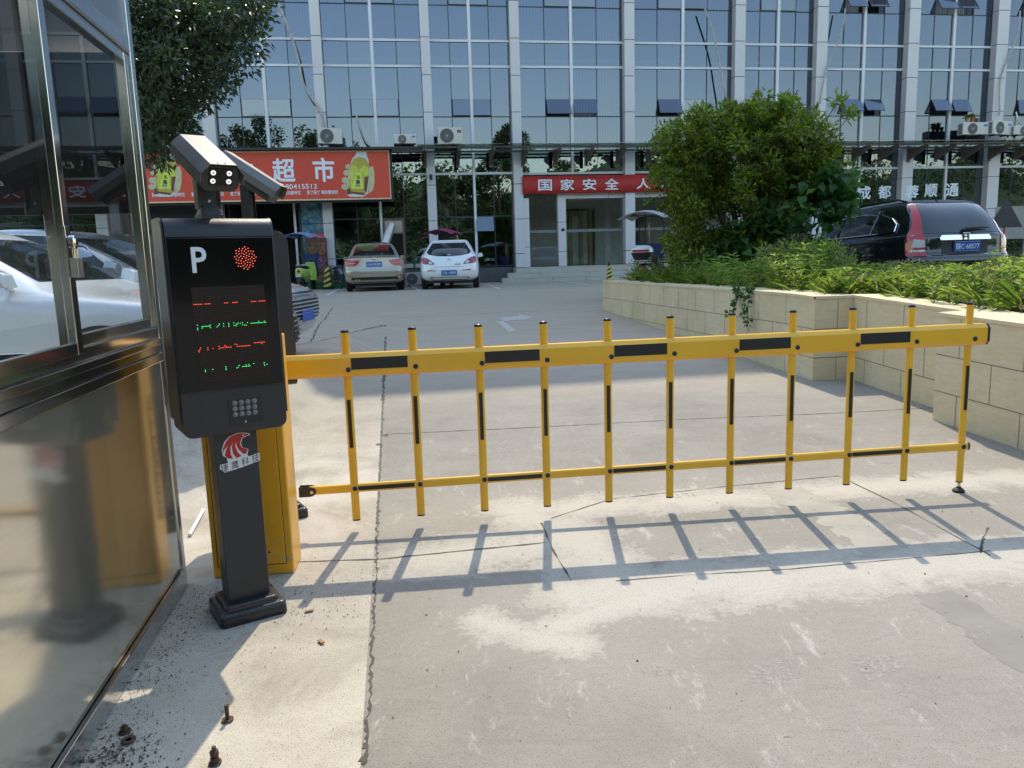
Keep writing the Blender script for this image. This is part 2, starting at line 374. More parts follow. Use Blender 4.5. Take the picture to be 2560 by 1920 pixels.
def text_mesh(t, bold=0., ext=.0):
    """lettering as a mesh in the xy plane, unit size, centred; returns (verts, faces, w, h)"""
    k = (t, bold, ext)
    if k in TXT: return TXT[k]
    c = bpy.data.curves.new('lettering', 'FONT'); c.body = t; c.size = 1; c.offset = bold; c.extrude = ext; c.resolution_u = 3
    o = bpy.data.objects.new('lettering', c); col.objects.link(o)
    bpy.context.view_layer.update(); dg = bpy.context.evaluated_depsgraph_get()
    me = bpy.data.meshes.new_from_object(o.evaluated_get(dg))
    v = [tuple(p.co) for p in me.vertices]; f = [tuple(p.vertices) for p in me.polygons]
    bpy.data.objects.remove(o); bpy.data.curves.remove(c); bpy.data.meshes.remove(me)
    if v:
        xs = [p[0] for p in v]; ys = [p[1] for p in v]; cx, cy = (min(xs) + max(xs)) / 2, (min(ys) + max(ys)) / 2
        wd, ht = max(xs) - min(xs), max(ys) - min(ys); v = [(p[0] - cx, p[1] - cy, p[2]) for p in v]
    else: wd = ht = 1
    TXT[k] = (v, f, wd, ht); return TXT[k]
def lettering(mb, t, wd, ht, M, bold=0., mi=0):
    v, f, w0, h0 = text_mesh(t, 0)
    sx, sy = wd / w0, ht / h0
    e = bold * .5 * min(wd / w0, ht / h0)
    offs = [(0, 0)] if bold < .015 else [(0, 0), (e, 0), (-e, 0), (0, e), (0, -e), (e * .7, e * .7), (-e * .7, e * .7), (e * .7, -e * .7), (-e * .7, -e * .7)]
    for k, (dx, dy) in enumerate(offs): mb.add([(p[0] * (sx - 2 * e / w0) + dx, p[1] * (sy - 2 * e / h0) + dy, p[2] + .0003 * k) for p in v], f, mi, M)
def face_M(p, right, up):      # matrix: local x->right, y->up, z->out
    r = Vector(right).normalized(); u = Vector(up).normalized(); n = r.cross(u)
    M = Matrix((r, u, n)).transposed().to_4x4(); M.translation = Vector(p); return M
def leaves(name, P, D, Nn, ln, wd, mat, parent=None, fold=.25, droop=0.):
    """many small leaves as one mesh. P base points, D growth directions, Nn face normals (arrays n x 3)"""
    n = len(P); D = D / np.linalg.norm(D, axis=1, keepdims=True)
    S = np.cross(D, Nn); S /= np.linalg.norm(S, axis=1, keepdims=True) + 1e-9; U = np.cross(S, D)
    ln = np.asarray(ln).reshape(-1, 1) * np.ones((n, 1)); wd = np.asarray(wd).reshape(-1, 1) * np.ones((n, 1))
    a = P; b = P + D * ln * .45 + S * wd * .5 + U * wd * fold; c = P + D * ln - U * ln * droop; d = P + D * ln * .45 - S * wd * .5 + U * wd * fold
    V = np.stack([a, b, c, d], 1).reshape(-1, 3)
    me = bpy.data.meshes.new(name); me.vertices.add(4 * n); me.vertices.foreach_set('co', V.astype(np.float32).ravel())
    idx = np.arange(n)[:, None] * 4 + np.array([[0, 1, 2, 0, 2, 3]]); me.loops.add(6 * n); me.loops.foreach_set('vertex_index', idx.ravel().astype(np.int32))
    me.polygons.add(2 * n); me.polygons.foreach_set('loop_start', np.arange(0, 6 * n, 3, dtype=np.int32))
    at = me.attributes.new('rnd', 'FLOAT', 'FACE'); q = np.clip(rng.normal(.42, .22, n), 0, 1); at.data.foreach_set('value', np.repeat(q, 2).astype(np.float32))
    me.materials.append(mat); me.update(); me.validate()
    o = bpy.data.objects.new(name, me); col.objects.link(o)
    if parent is not None: o.parent = parent
    return o
def rdir(n, up=0.):
    d = rng.normal(size=(n, 3)); d[:, 2] += up; return d / np.linalg.norm(d, axis=1, keepdims=True)
# ---------------------------------------------------------------- ground
def axis(a, b, dense0, dense1, step, coarse):
    xs = list(np.arange(dense0, dense1 + 1e-6, step)); x = dense0
    left = []
    while x > a: x -= coarse; left.append(x)
    x = xs[-1]; right = []
    while x < b: x += coarse; right.append(x)
    return list(reversed(left)) + xs + right
gx = axis(-150, 150, -8, 8, .2, 6); gy = axis(-120, 160, -1, 24, .25, 6)
mb = MB(); nx = len(gx)
mb.v = [(x, y, zg(x, y)) for y in gy for x in gx]
mb.f = [(j * nx + i, j * nx + i + 1, (j + 1) * nx + i + 1, (j + 1) * nx + i) for j in range(len(gy) - 1) for i in range(nx - 1)]
mb.m = [0] * len(mb.f)
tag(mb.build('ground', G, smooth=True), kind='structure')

def strip(pts, wd, mb, jit=0., lift=.0015, step=.12, mi=0):
    """a line lying on the ground: pts are ground points"""
    P = []
    for a, b in zip(pts[:-1], pts[1:]):
        n = max(1, int((b - a).length / step)); P += [a.lerp(b, i / n) for i in range(n)]
    P.append(pts[-1]); vs = []
    for i, p in enumerate(P):
        t = (P[min(i + 1, len(P) - 1)] - P[max(0, i - 1)]); t.z = 0; t.normalize(); s = Vector((-t.y, t.x, 0))
        j = (random.random() - .5) * jit; k = wd * .5 * (1 + (random.random() - .5) * (1.6 if jit else 0))
        for e in (-1, 1):
            q = p + s * (j + e * k); vs.append((q.x, q.y, zg(q.x, q.y) + lift))
    mb.add(vs, [(2 * i, 2 * i + 1, 2 * i + 3, 2 * i + 2) for i in range(len(P) - 1)], mi)
CRK = plain('joint_dirt', (.085, .075, .062), .95, 0, .35, 25)
jm = MB()
strip([gr(785, 1655), gr(800, 1500), gr(806, 1330), gr(812, 1240), gr(816, 1110), gr(822, 980), gr(827, 880)], .009, jm, .014, step=.022)
strip([gr(827, 880), gr(830, 800), gr(834, 704)], .028, jm, .02, step=.07)
for (x, y, r) in ((827, 906, .045), (820, 960, .05), (834, 940, .06), (818, 1105, .03), (817, 1130, .022), (803, 1390, .012), (800, 1455, .014), (790, 1560, .018), (788, 1610, .02), (786, 1640, .028), (796, 1530, .012)):
    c = gr(x, y); n = 14; vs = [(c.x, c.y, zg(c.x, c.y) + .002)]
    for k in range(n):
        a = 2 * math.pi * k / n; q = r * random.uniform(.35, 1.1); vs.append((c.x + q * math.cos(a) * .6, c.y + q * math.sin(a), zg(c.x, c.y) + .002))
    jm.add(vs, [(0, 1 + k, 1 + (k + 1) % n) for k in range(n)])
strip([gr(640, 745), gr(700, 735), gr(834, 703)], .03, jm, .03, step=.1)
strip([gr(840, 938), gr(1180, 922), gr(1500, 905), gr(1800, 893), gr(2035, 880)], .012, jm, .004, step=.06)
strip([gr(1170, 1130), gr(1195, 1190), gr(1235, 1255)], .008, jm, .003, step=.05)
strip([gr(640, 1214), gr(820, 1208), gr(1000, 1190), gr(1180, 1172)], .012, jm, .004, step=.06)
strip([gr(1190, 1120), gr(1320, 1078), gr(1560, 1052), gr(1810, 1028)], .007, jm, .003, step=.06)
strip([gr(1810, 1028), gr(1930, 1085), gr(2140, 1200)], .008, jm, .003, step=.06)
strip([gr(2135, 1140), gr(2125, 1160), gr(2118, 1195)], .010, jm, .006, step=.03)
strip([gr(1330, 1255), gr(1480, 1243), gr(1700, 1230), gr(2140, 1190)], .006, jm, .003, step=.06)
strip([gr(720, 663), gr(690, 700), gr(672, 738)], .02, jm, .03, step=.2)
strip([gr(730, 693), gr(1150, 672), gr(1440, 655)], .018, jm, .012, step=.2)
strip([gr(1290, 632), gr(1370, 652), gr(1440, 672)], .025, jm, .02, step=.2)
tag(jm.build('joint_line', CRK), kind='structure')

# white parking bay lines, worn arrow and scraped paint patches
pm = MB(); b0 = .10
strip([gr(705, 638), gr(1000, 628), gr(1265, 616)], .10, pm, 0, .006, .3)
for a, b in (((705, 639), (735, 624)), ((888, 618), (908, 629)), ((1045, 614), (1082, 625)), ((1200, 606), (1270, 616))):
    strip([gr(*a), gr(*b)], .11, pm, 0, .008, .2)
tag(pm.build('bay_line', WHTP), kind='structure')
def pstain(nm='worn_white_paint', k=1., thr=.5):
    m, nt, p = new_mat(nm); co = geopos(nt)
    n1 = noise(nt, 9, 6, .75, .3, co)
    p.inputs['Roughness'].default_value = .8
    nt.links.new(ramp(nt, n1, [(.4, (.33 * k, .31 * k, .27 * k)), (.62, (.37 * k, .35 * k, .31 * k))]).outputs[0], p.inputs['Base Color'])
    tr = N(nt, 'ShaderNodeBsdfTransparent'); mx = N(nt, 'ShaderNodeMixShader'); nt.links.new(p.outputs[0], mx.inputs[1]); nt.links.new(tr.outputs[0], mx.inputs[2])
    mp = N(nt, 'ShaderNodeMapping'); mp.inputs['Scale'].default_value = (26, 5, 1); mp.inputs['Rotation'].default_value = (0, 0, .75); nt.links.new(co, mp.inputs[0])
    ml = N(nt, 'ShaderNodeMath', operation='ADD'); nt.links.new(noise(nt, 1., 5, .7, .4, mp.outputs[0]), ml.inputs[0]); nt.links.new(noise(nt, 40, 4, .75, 0, co), ml.inputs[1])
    nt.links.new(ramp(nt, ml.outputs[0], [(thr * 2 - .12, .25), (thr * 2 + .10, 1.)]).outputs[0], mx.inputs[0])
    nt.links.new(mx.outputs[0], nt.nodes['Material Output'].inputs[0]); return m
WORN = pstain(); WORNA = pstain('worn_arrow_paint', 1.75, .58)
arr = MB()
def poly_ground(mb, pix, lift=.006, rag=0.):
    pts = [gr(*q) for q in pix]; P = []
    for a, b in zip(pts, pts[1:] + pts[:1]):
        n = max(1, int((b - a).length / .035)) if rag else 1
        for i in range(n):
            q = a.lerp(b, i / n); P.append((q.x + random.gauss(0, rag), q.y + random.gauss(0, rag)))
    mb.add([(x, y, zg(x, y) + lift) for x, y in P], [tuple(range(len(P)))])
poly_ground(arr, [(1066, 690), (1078, 688), (1116, 716), (1100, 718)])
poly_ground(arr, [(1066, 690), (1120, 683), (1120, 679), (1151, 686), (1136, 691), (1078, 695)])
tag(arr.build('road_arrow', WORNA), kind='structure')
pt = MB()
for pix in ([(1606, 1438), (1700, 1418), (1726, 1465), (1660, 1500), (1625, 1470)], [(1832, 1420), (1935, 1415), (1955, 1440), (1880, 1470), (1850, 1450)],
            [(1218, 1510), (1262, 1508), (1250, 1545), (1230, 1565)], [(1950, 1310), (1990, 1318), (1960, 1328)], [(1210, 1405), (1245, 1400), (1252, 1412), (1215, 1416)],
            [(1392, 1448), (1412, 1444), (1410, 1455), (1394, 1456)], [(1425, 1446), (1440, 1444), (1440, 1460), (1426, 1458)], [(1350, 935), (1378, 933), (1378, 944), (1355, 945)],
            [(1460, 1066), (1496, 1064), (1498, 1074), (1465, 1077)], [(1060, 950), (1085, 952), (1115, 985), (1085, 990), (1062, 965)], [(1145, 965), (1165, 966), (1182, 990), (1160, 985)],
            [(1700, 1580), (1720, 1590), (1705, 1610), (1690, 1595)], [(1690, 1625), (1712, 1615), (1708, 1635)], [(1665, 1640), (1685, 1648), (1690, 1659), (1670, 1655)], [(2090, 1362), (2140, 1350), (2150, 1375), (2110, 1382)], [(1330, 930), (1345, 928), (1340, 940)], [(1900, 995), (1930, 1000), (1925, 1010)]):
    poly_ground(pt, pix, .0012, .014)
for (a, b, wd_) in (((1855, 1390), (1960, 1362), .010), ((1590, 1325), (1640, 1310), .008), ((1760, 1395), (1800, 1370), .006), ((1700, 1600), (1730, 1580), .02), ((1610, 905), (1800, 978), .03), ((2180, 1560), (2205, 1590), .012)):
    strip([gr(*a), gr(*b)], wd_, pt, .02, .0012, .03)
tag(pt.build('scraped_paint', WORN), kind='structure')
# the two long worn stripes crossing the lane right of the gate
PALE = plain('pale_slurry_stripe', (.325, .30, .245), .85, 0, .15, 5, 0, .3); GREYP = plain('grey_patch', (.212, .195, .165), .85, 0, .12, 4, 0, .3)
ps = MB(); poly_ground(ps, [(1640, 1060), (1735, 1052), (1800, 1085), (1960, 1175), (1870, 1205), (1775, 1130)], .0008, .03); tag(ps.build('pale_stripe', PALE), kind='structure')
pg = MB(); poly_ground(pg, [(1985, 1290), (2060, 1275), (2240, 1390), (2270, 1480), (2190, 1450)], .0008, .012); tag(pg.build('grey_stripe', GREYP), kind='structure')

# ---------------------------------------------------------------- planter wall with tile joints
pw = empty('planter_wall', gr(1900, 850), 0, 'low beige stone tiled planter wall along the lane, stepped near the gate', 'planter wall')
PL = [Vector((1.87, 15.46)), Vector((3.14, 7.93)), Vector((3.56, 7.97)), Vector((3.72, 6.28)), Vector((3.47, 6.22)), Vector((4.25, 1.6))]
def ztop(p): return 1.02 - max(0, 8.5 - p.y) * .035
base_loc = Vector(pw.location)
Mi = Matrix.Translation(-base_loc)
capm = MB(); wallm = MB(); jn = MB()
inner = []
for i, p in enumerate(PL):
    a = PL[max(0, i - 1)]; b = PL[min(len(PL) - 1, i + 1)]
    t = (b - a).normalized(); inner.append(p + Vector((-t.y, t.x)) * .34)
inner = [Vector((2.3, 15.2)), Vector((3.60, 8.2)), Vector((3.9, 8.0)), Vector((4.05, 6.4)), Vector((3.95, 6.0)), Vector((4.65, 1.6))]
def cl(a, b, n): return [a.lerp(b, k / n) for k in range(n + 1)]
for (a, b, ia, ib) in zip(PL[:-1], PL[1:], inner[:-1], inner[1:]):
    n = max(1, int((b - a).length / .4)); A = cl(a, b, n); I = cl(ia, ib, n)
    t = (b - a).normalized(); nrm = Vector((t.y, -t.x))
    for k in range(n):
        p, q = A[k], A[k + 1]
        wallm.quad((p.x, p.y, zg(*p) - .3), (q.x, q.y, zg(*q) - .3), (q.x, q.y, ztop(q) - .03), (p.x, p.y, ztop(p) - .03), 0, Mi)
    o = nrm * -.012
    for k in range(n):
        p, q, r, s = A[k] - o, A[k + 1] - o, I[k + 1], I[k]
        zt = lambda v: ztop(v)
        vs = [(p.x, p.y, zt(p)), (q.x, q.y, zt(q)), (r.x, r.y, zt(q)), (s.x, s.y, zt(p))]; lo = [(x, y, z - .028) for x, y, z in vs]
        capm.add(vs + lo, [(0, 1, 2, 3), (4, 7, 6, 5), (0, 4, 5, 1), (2, 6, 7, 3)], 0, Mi)
    # joints: horizontal courses and staggered uprights, thin dark strips proud of the face by 2 mm
    off = nrm * .002; H = .30; row = 0; L_ = (b - a).length
    while row < 4:
        zz = lambda p: ztop(p) - .03 - .008 - H * row
        zn = lambda p: max(zg(*p), zz(p) - H)
        if row:
            for k in range(n):
                p, q = A[k] + off, A[k + 1] + off
                if zz(p) > zg(*p): jn.quad((p.x, p.y, zz(p) - .004), (q.x, q.y, zz(q) - .004), (q.x, q.y, zz(q) + .003), (p.x, p.y, zz(p) + .003), 0, Mi)
        d_ = .25 + (row % 2) * .33
        while d_ < L_:
            p = a + t * d_; e = t * .003; z1, z0 = zz(p), zn(p)
            if z1 - z0 > .03:
                p1, p2 = p - e + off, p + e + off
                jn.quad((p1.x, p1.y, z0), (p2.x, p2.y, z0), (p2.x, p2.y, z1), (p1.x, p1.y, z1), 0, Mi)
            d_ += .62
        row += 1
wallm.quad((1.87, 15.46, 0), (2.3, 15.2, 0), (2.3, 15.2, 1.), (1.87, 15.46, 1.), 0, Mi)
wallm.quad((2.3, 15.2, 0), (9.5, 16.4, 0), (9.5, 16.4, 1.0), (2.3, 15.2, 1.0), 0, Mi)
wallm.build('wall_face', TILE, pw); capm.build('coping', TILE, pw); jn.build('tile_joint', plain('tile_grout', (.19, .165, .12), .9), pw)
so_ = MB(); ring = inner + [Vector((12, 1.6)), Vector((12, 10.6)), Vector((8.2, 11.2)), Vector((5.6, 15.8))]
so_.add([(p.x, p.y, .94 - (.0 if p.y > 7 else .08)) for p in ring], [tuple(range(len(ring)))])
tag(so_.build('soil', SOIL), kind='structure')

# ---------------------------------------------------------------- guard booth
KA = math.atan2(.163, .987)       # wall direction turned left of +Y
kb = empty('guard_booth', (-1.552, 3.43, 0), KA, 'stainless steel guard booth with sliding windows beside the ticket machine', 'booth')
# local frame: x to the lane (+x is the lane side, face at x=0), y away from camera (far corner at y=0)
KL, KW, KT = 2.75, 1.35, 2.78
fm = MB()
P = .055
for (x, y) in ((-P, -P), (-KW, -P), (-P, -KL), (-KW, -KL)): MB().box(x, x + P, y, y + P, 0, KT).build('corner_post', STEEL, kb, bevel=.004)
sk = MB(); sk.box(-.045, .006, -KL + P, -P, .0, .028); sk.box(-.05, .012, -KL + P, -P, .03, .095); sk.build('skirting_rail', STEEL, kb, bevel=.004)
lp = MB(); lp.box(-.03, -.006, -KL + P, -P, .1, 1.06); lp.build('wall_panel', STEELP, kb)
lb = MB(); lb.box(-KW + .006, -KW + .02, -KL + P, -P, .05, 1.06); lb.box(-KW + P, -P, -.03, -.01, .05, 1.06); lb.build('wall_panel', STEELP, kb)
fl = MB(); fl.box(-KW + .02, -.03, -KL + .03, -.03, .02, .06); fl.build('floor', CORE, kb)
# sill rails, track
sr = MB()
for i, (z0, z1, x1) in enumerate(((1.062, 1.10, .010), (1.102, 1.135, .002), (1.137, 1.165, .014), (1.167, 1.21, -.004))): sr.box(-.055, x1, -KL + P, -P, z0, z1)
sr.build('sill_rail', STEEL, kb, bevel=.003)
hd = MB(); hd.box(-.055, .0, -KL + P, -P, 2.35, 2.41); hd.box(-.075, -.02, -KL + P, -P, 2.325, 2.347); hd.build('head_rail', STEEL, kb, bevel=.003)
bk = MB(); bk.box(-KW + .002, -P, -.045, -.003, 1.062, 1.12); bk.box(-KW + .002, -P, -.045, -.003, 2.35, 2.42); bk.box(-KW, -KW + .05, -KL + P, -P, 1.062, 1.12); bk.box(-KW, -KW + .05, -KL + P, -P, 2.35, 2.42); bk.build('window_rail', STEEL, kb, bevel=.003)
up = MB(); up.box(-.035, -.008, -KL + P, -P, 2.412, KT - .06); up.box(-KW + .006, -KW + .03, -KL + P, -P, 2.422, KT - .06); up.box(-KW + P, -P, -.03, -.008, 2.422, KT - .06); up.build('upper_panel', steel_mat('satin_panel', (.42, .44, .47), .3), kb)
rf = MB(); rf.box(-KW - .05, .05, -KL - .05, .05, KT - .058, KT + .08); rf.build('roof', STEEL, kb, bevel=.01)
wl = MB(); wl.box(-KW + P, -P, -KL + .02, -KL + .03, .1, 2.4); wl.build('door_panel', STEELP, kb)
# windows: fixed far light and sliding near light
y1, y0 = -P, -.98
w1 = MB()
for a in (y1 - .034, y0): w1.box(-.052, -.016, a, a + .034, 1.212, 2.348)
w1.box(-.052, -.016, y0 + .034, y1 - .034, 1.212, 1.252); w1.box(-.052, -.016, y0 + .034, y1 - .034, 2.31, 2.348)
w1o = w1.build('window', STEEL, kb, bevel=.003)
MB().quad((-.034, y0 + .034, 1.25), (-.034, y1, 1.25), (-.034, y1, 2.312), (-.034, y0 + .034, 2.312)).build('pane', KGLASS, w1o)
w2 = MB(); y1, y0 = -.955, -KL + P
for a in (y1 - .05, y0): w2.box(-.015, .012, a, a + .05, 1.195, 2.33)
w2.box(-.015, .012, y0 + .05, y1 - .05, 1.195, 1.235); w2.box(-.015, .012, y0 + .05, y1 - .05, 2.29, 2.33)
w2o = w2.build('window', STEEL, kb, bevel=.003)
MB().quad((-.001, y0 + .05, 1.232), (-.001, y1, 1.232), (-.001, y1, 2.292), (-.001, y0 + .05, 2.292)).build('pane', KGLASS, w2o)
w3 = MB(); w3.quad((-KW + P, -.025, 1.122), (-P, -.025, 1.122), (-P, -.025, 1.70), (-KW + P, -.025, 1.70)); w3.build('rear_pane', KGLASS, kb)
w4 = MB(); w4.quad((-KW + .02, -KL + P, 1.122), (-KW + .02, -P, 1.122), (-KW + .02, -P, 1.70), (-KW + .02, -KL + P, 1.70))
rw = MB(); rw.box(-KW + P, -P, -.035, -.008, 1.702, 2.348); rw.box(-KW + .006, -KW + .034, -KL + P, -P, 1.702, 2.348); rw.build('rear_board', plain('dark_board', (.055, .058, .06), .7), kb); w4.build('rear_pane', KGLASS, kb)
# hasp, staple and padlock on the sliding light
lk = MB(); lk.box(.013, .02, -1.02, -.985, 1.44, 1.60); lk.lathe([(.012, 0), (.022, .004), (.022, .02), (.012, .024)], 14, 0, Matrix.Translation((.02, -1.0, 1.55)) @ Matrix.Rotation(R(90), 4, 'Y')); lk.build('hasp', STEEL, kb, bevel=.002)
pk = MB(); pk.tube([(.035, -1.012, 1.50), (.035, -1.012, 1.535), (.035, -1.0, 1.55), (.035, -.988, 1.535), (.035, -.988, 1.50)], .004, 8); pk.box(.024, .046, -1.022, -.978, 1.44, 1.50, 1); pk.build('padlock', [CHROME, ZINC], kb, bevel=.003)

# ---------------------------------------------------------------- barrier gate: cabinet, boom, pickets
GA = math.atan(.1)
bg_ = empty('barrier_gate', (-1.27, 3.60, 0), GA, 'yellow fence type barrier gate with its cabinet, lowered across the lane', 'barrier')
CW, CDP, CH = .375, .21, 1.14
cb = MB(); cb.box(-CW / 2, CW / 2, -CDP / 2, CDP / 2, .0, CH); cab = cb.build('cabinet', ORG, bg_, bevel=.008)
dr = MB(); dr.box(-CW / 2 + .028, CW / 2 - .036, -CDP / 2 - .003, -CDP / 2 + .002, .055, CH - .06); dro = dr.build('door', ORG, bg_, bevel=.002)
dg_ = MB()
x0, x1, z0, z1, yy = -CW / 2 + .026, CW / 2 - .034, .053, CH - .058, -CDP / 2 - .0012
for a in ((x0 - .002, x0 + .001, z0, z1), (x1 - .001, x1 + .002, z0, z1), (x0, x1, z0 - .002, z0 + .001)): dg_.quad((a[0], yy, a[2]), (a[1], yy, a[2]), (a[1], yy, a[3]), (a[0], yy, a[3]))
dg_.build('door_gap', BLKS, bg_)
ma = MB(); ma.box(-.12, .04, CDP / 2, .34, .84, 1.0); ma.build('boom_mount', BLK, bg_, bevel=.006)
kh = MB(); kh.cyl((.08, -CDP / 2 - .0045, .115), (.08, -CDP / 2 + .0, .115), .0045, 12); kh.build('keyhole', BLKS, dro)
ch = MB()
for _ in range(46):
    if random.random() < .6: x, z = random.uniform(.055, .145), abs(random.gauss(0, .09)) + .075
    else: x, z = random.uniform(.155, .185), abs(random.gauss(0, .05)) + .06
    r = random.uniform(.0015, .005) * (1.5 if x > .15 else 1); n = 7; pts = [(x + r * random.uniform(.4, 1.3) * math.cos(k * 6.283 / n), -CDP / 2 - (.0042 if x < .15 else .0012), z + r * random.uniform(.5, 1.8) * math.sin(k * 6.283 / n)) for k in range(n)]
    ch.add(pts, [tuple(range(n))])
ch.build('paint_chip', plain('chipped_grey', (.38, .36, .33), .7), bg_)
st_ = MB(); Ms = face_M((-CW / 2 - .002, .045, .58), (0, 0, -1), (0, 1, 0)); lettering(st_, 'AI + PARKING', .62, .05, Ms, .01)
Mb_ = face_M((-CW / 2 - .002, .12, .58), (0, 0, -1), (0, 1, 0)); lettering(st_, '智慧停车', .0, .0, Mb_) if False else None
st_.box(-CW / 2 - .004, -CW / 2 - .002, -.01, .005, .28, .86); st_.build('side_lettering', BLKS, bg_)
# boom frame: local to cabinet empty. boom line at world y=4.19+.1x
def BL(x, dy, z):          # world position on the boom plane, dy towards the camera
    p = Vector((x, 4.19 + .1 * x, z)) + Vector((.0995, -.995, 0)) * dy
    return p
Mg = (Matrix.Translation(bg_.location) @ Matrix.Rotation(GA, 4, 'Z')).inverted()
bx = Vector((.995, .0995, 0)); 
def bprof(h, t, ch_):     # chamfered boom section in (dy,z)
    return [(t, h / 2 - ch_), (t - ch_ * .9, h / 2), (-t + ch_ * .9, h / 2), (-t, h / 2 - ch_), (-t, -h / 2 + ch_), (-t + ch_ * .9, -h / 2), (t - ch_ * .9, -h / 2), (t, -h / 2 + ch_)]
def bar(x0, x1, zc0, zc1, h, t, c):
    mb = MB(); rings = [[Mg @ BL(x, d, zz + z) for d, z in bprof(h, t, c)] for x, zz in ((x0, zc0), (x1, zc1))]
    return mb.loft(rings)
zb = lambda x: .927 + (x + .9) * .0066
zl = lambda x: .242 + (x + .9) * .0108
boom = bar(-1.24, 2.755, zb(-1.24), zb(2.755), .124, .042, .022).build('boom', YEL, bg_, bevel=.002)
bar(2.756, 2.772, zb(2.75), zb(2.77), .122, .041, .022).build('end_cap', CAP, boom, bevel=.003)
rail = bar(-1.13, 2.70, zl(-1.13), zl(2.70), .046, .016, .008).build('lower_rail', YEL, bg_, bevel=.002)
bar(2.701, 2.712, zl(2.7), zl(2.7), .044, .015, .008).build('end_cap', CAP, rail)
NP = 11; PX = [-.885 + .3552 * i for i in range(NP)]
def flat(x0, x1, zf, h, dy, name, parent, mat):
    mb = MB(); pts = []
    for x, e in ((x0, -1), (x1, -1), (x1, 1), (x0, 1)): pts.append(Mg @ BL(x, dy, zf(x) + e * h / 2))
    bk_ = [p + (Mg.to_3x3() @ Vector((-.0995, .995, 0))) * .0018 for p in pts]
    mb.add(pts + bk_, [(0, 1, 2, 3), (0, 4, 5, 1), (1, 5, 6, 2), (2, 6, 7, 3), (3, 7, 4, 0)]); return mb.build(name, mat, parent)
for i in range(0, 10, 2):
    flat(PX[i] + .028, PX[i + 1] - .030, lambda x: zb(x) + .008, .062, .0442, 'reflective_strip', boom, BLKS)
    flat(PX[i] + .022, PX[i + 1] - .028, zl, .022, .0180, 'reflective_strip', rail, BLKS)
for i, x in enumerate(PX):
    pkb = MB(); top, bot = zb(x) + .172, zl(x) - .178
    if i == NP - 1: bot = .068
    # flattened oval picket tube, standing behind the boom face
    def oval(z): return [Mg @ BL(x + .022 * math.cos(a), .0 + .0125 * math.sin(a), z) for a in [2 * math.pi * k / 16 for k in range(16)]]
    pkb.loft([oval(bot), oval(top)]); po = pkb.build('picket', YEL, bg_, smooth='auto')
    cp = MB()
    def ov2(z, s): return [Mg @ BL(x + .0225 * s * math.cos(a), .013 * s * math.sin(a), z) for a in [2 * math.pi * k / 16 for k in range(16)]]
    cp.loft([ov2(top + .0005, 1), ov2(top + .008, 1), ov2(top + .013, .8), ov2(top + .015, .4)]); cp.build('top_cap', CAP, po, smooth='auto')
    cp2 = MB(); cp2.loft([ov2(bot - .008, .92), ov2(bot - .0005, 1.)]); cp2.build('bottom_cap', CAP, po, smooth='auto')
    zm = (zb(x) + zl(x)) / 2 + .02
    flat(x - .010, x + .010, lambda q: zm, .265, .0145, 'reflective_strip', po, BLKS)
    for zf, pr, dd in ((lambda q: zb(q) - .022, boom, .0422), (zl, rail, .0168)):
        xx = x + (.012 if pr is boom else .004)
        c0 = Mg @ BL(xx, dd, zf(x)); nn = Mg.to_3x3() @ Vector((.0995, -.995, 0)); Mq = nn.to_track_quat('Z', 'Y').to_matrix().to_4x4(); Mq.translation = c0
        mbt = MB(); mbt.lathe([(.0135, 0), (.0135, .003), (.010, .006), (.004, .0075)], 14, 0, Mq); mbt.build('bolt_cap', CAP, pr, smooth='auto')
ft = MB(); pz = Mg @ BL(PX[-1], 0, 0); 
ft.tube([pz + Vector((0, 0, .068)), pz + Vector((0, 0, .03))], .006, 10, 0); ft.lathe([(.011, .044), (.011, .052)], 6, 0, Matrix.Translation(pz))
ft.lathe([(.030, .0), (.034, .003), (.034, .012), (.024, .022), (.015, .026), (.012, .034)], 20, 1, Matrix.Translation(pz)); ft.build('levelling_foot', [ZINC, RUB], bg_, smooth='auto')
hb = MB()
for dd in (-.02, .020):
    pts = []
    for k in range(9): a = -math.pi / 2 + math.pi * k / 8; pts.append((.035 * math.cos(a), .027 * math.sin(a)))
    pts = [(-.055, -.027)] + pts + [(-.055, .027)]
    fr = [Mg @ BL(-1.125 + px, dd + .003, zl(-1.13) + pz_) for px, pz_ in pts]; ba = [Mg @ BL(-1.125 + px, dd - .003, zl(-1.13) + pz_) for px, pz_ in pts]
    n = len(pts); hb.add(fr + ba, [tuple(range(n)), tuple(reversed(range(n, 2 * n)))] + [(k, (k + 1) % n, n + (k + 1) % n, n + k) for k in range(n)])
hb.cyl(Mg @ BL(-1.112, .03, zl(-1.13) - .002), Mg @ BL(-1.112, -.03, zl(-1.13) - .002), .010, 8, 1)
hb.build('hinge_bracket', [BLK, ZINC], bg_, bevel=.001)

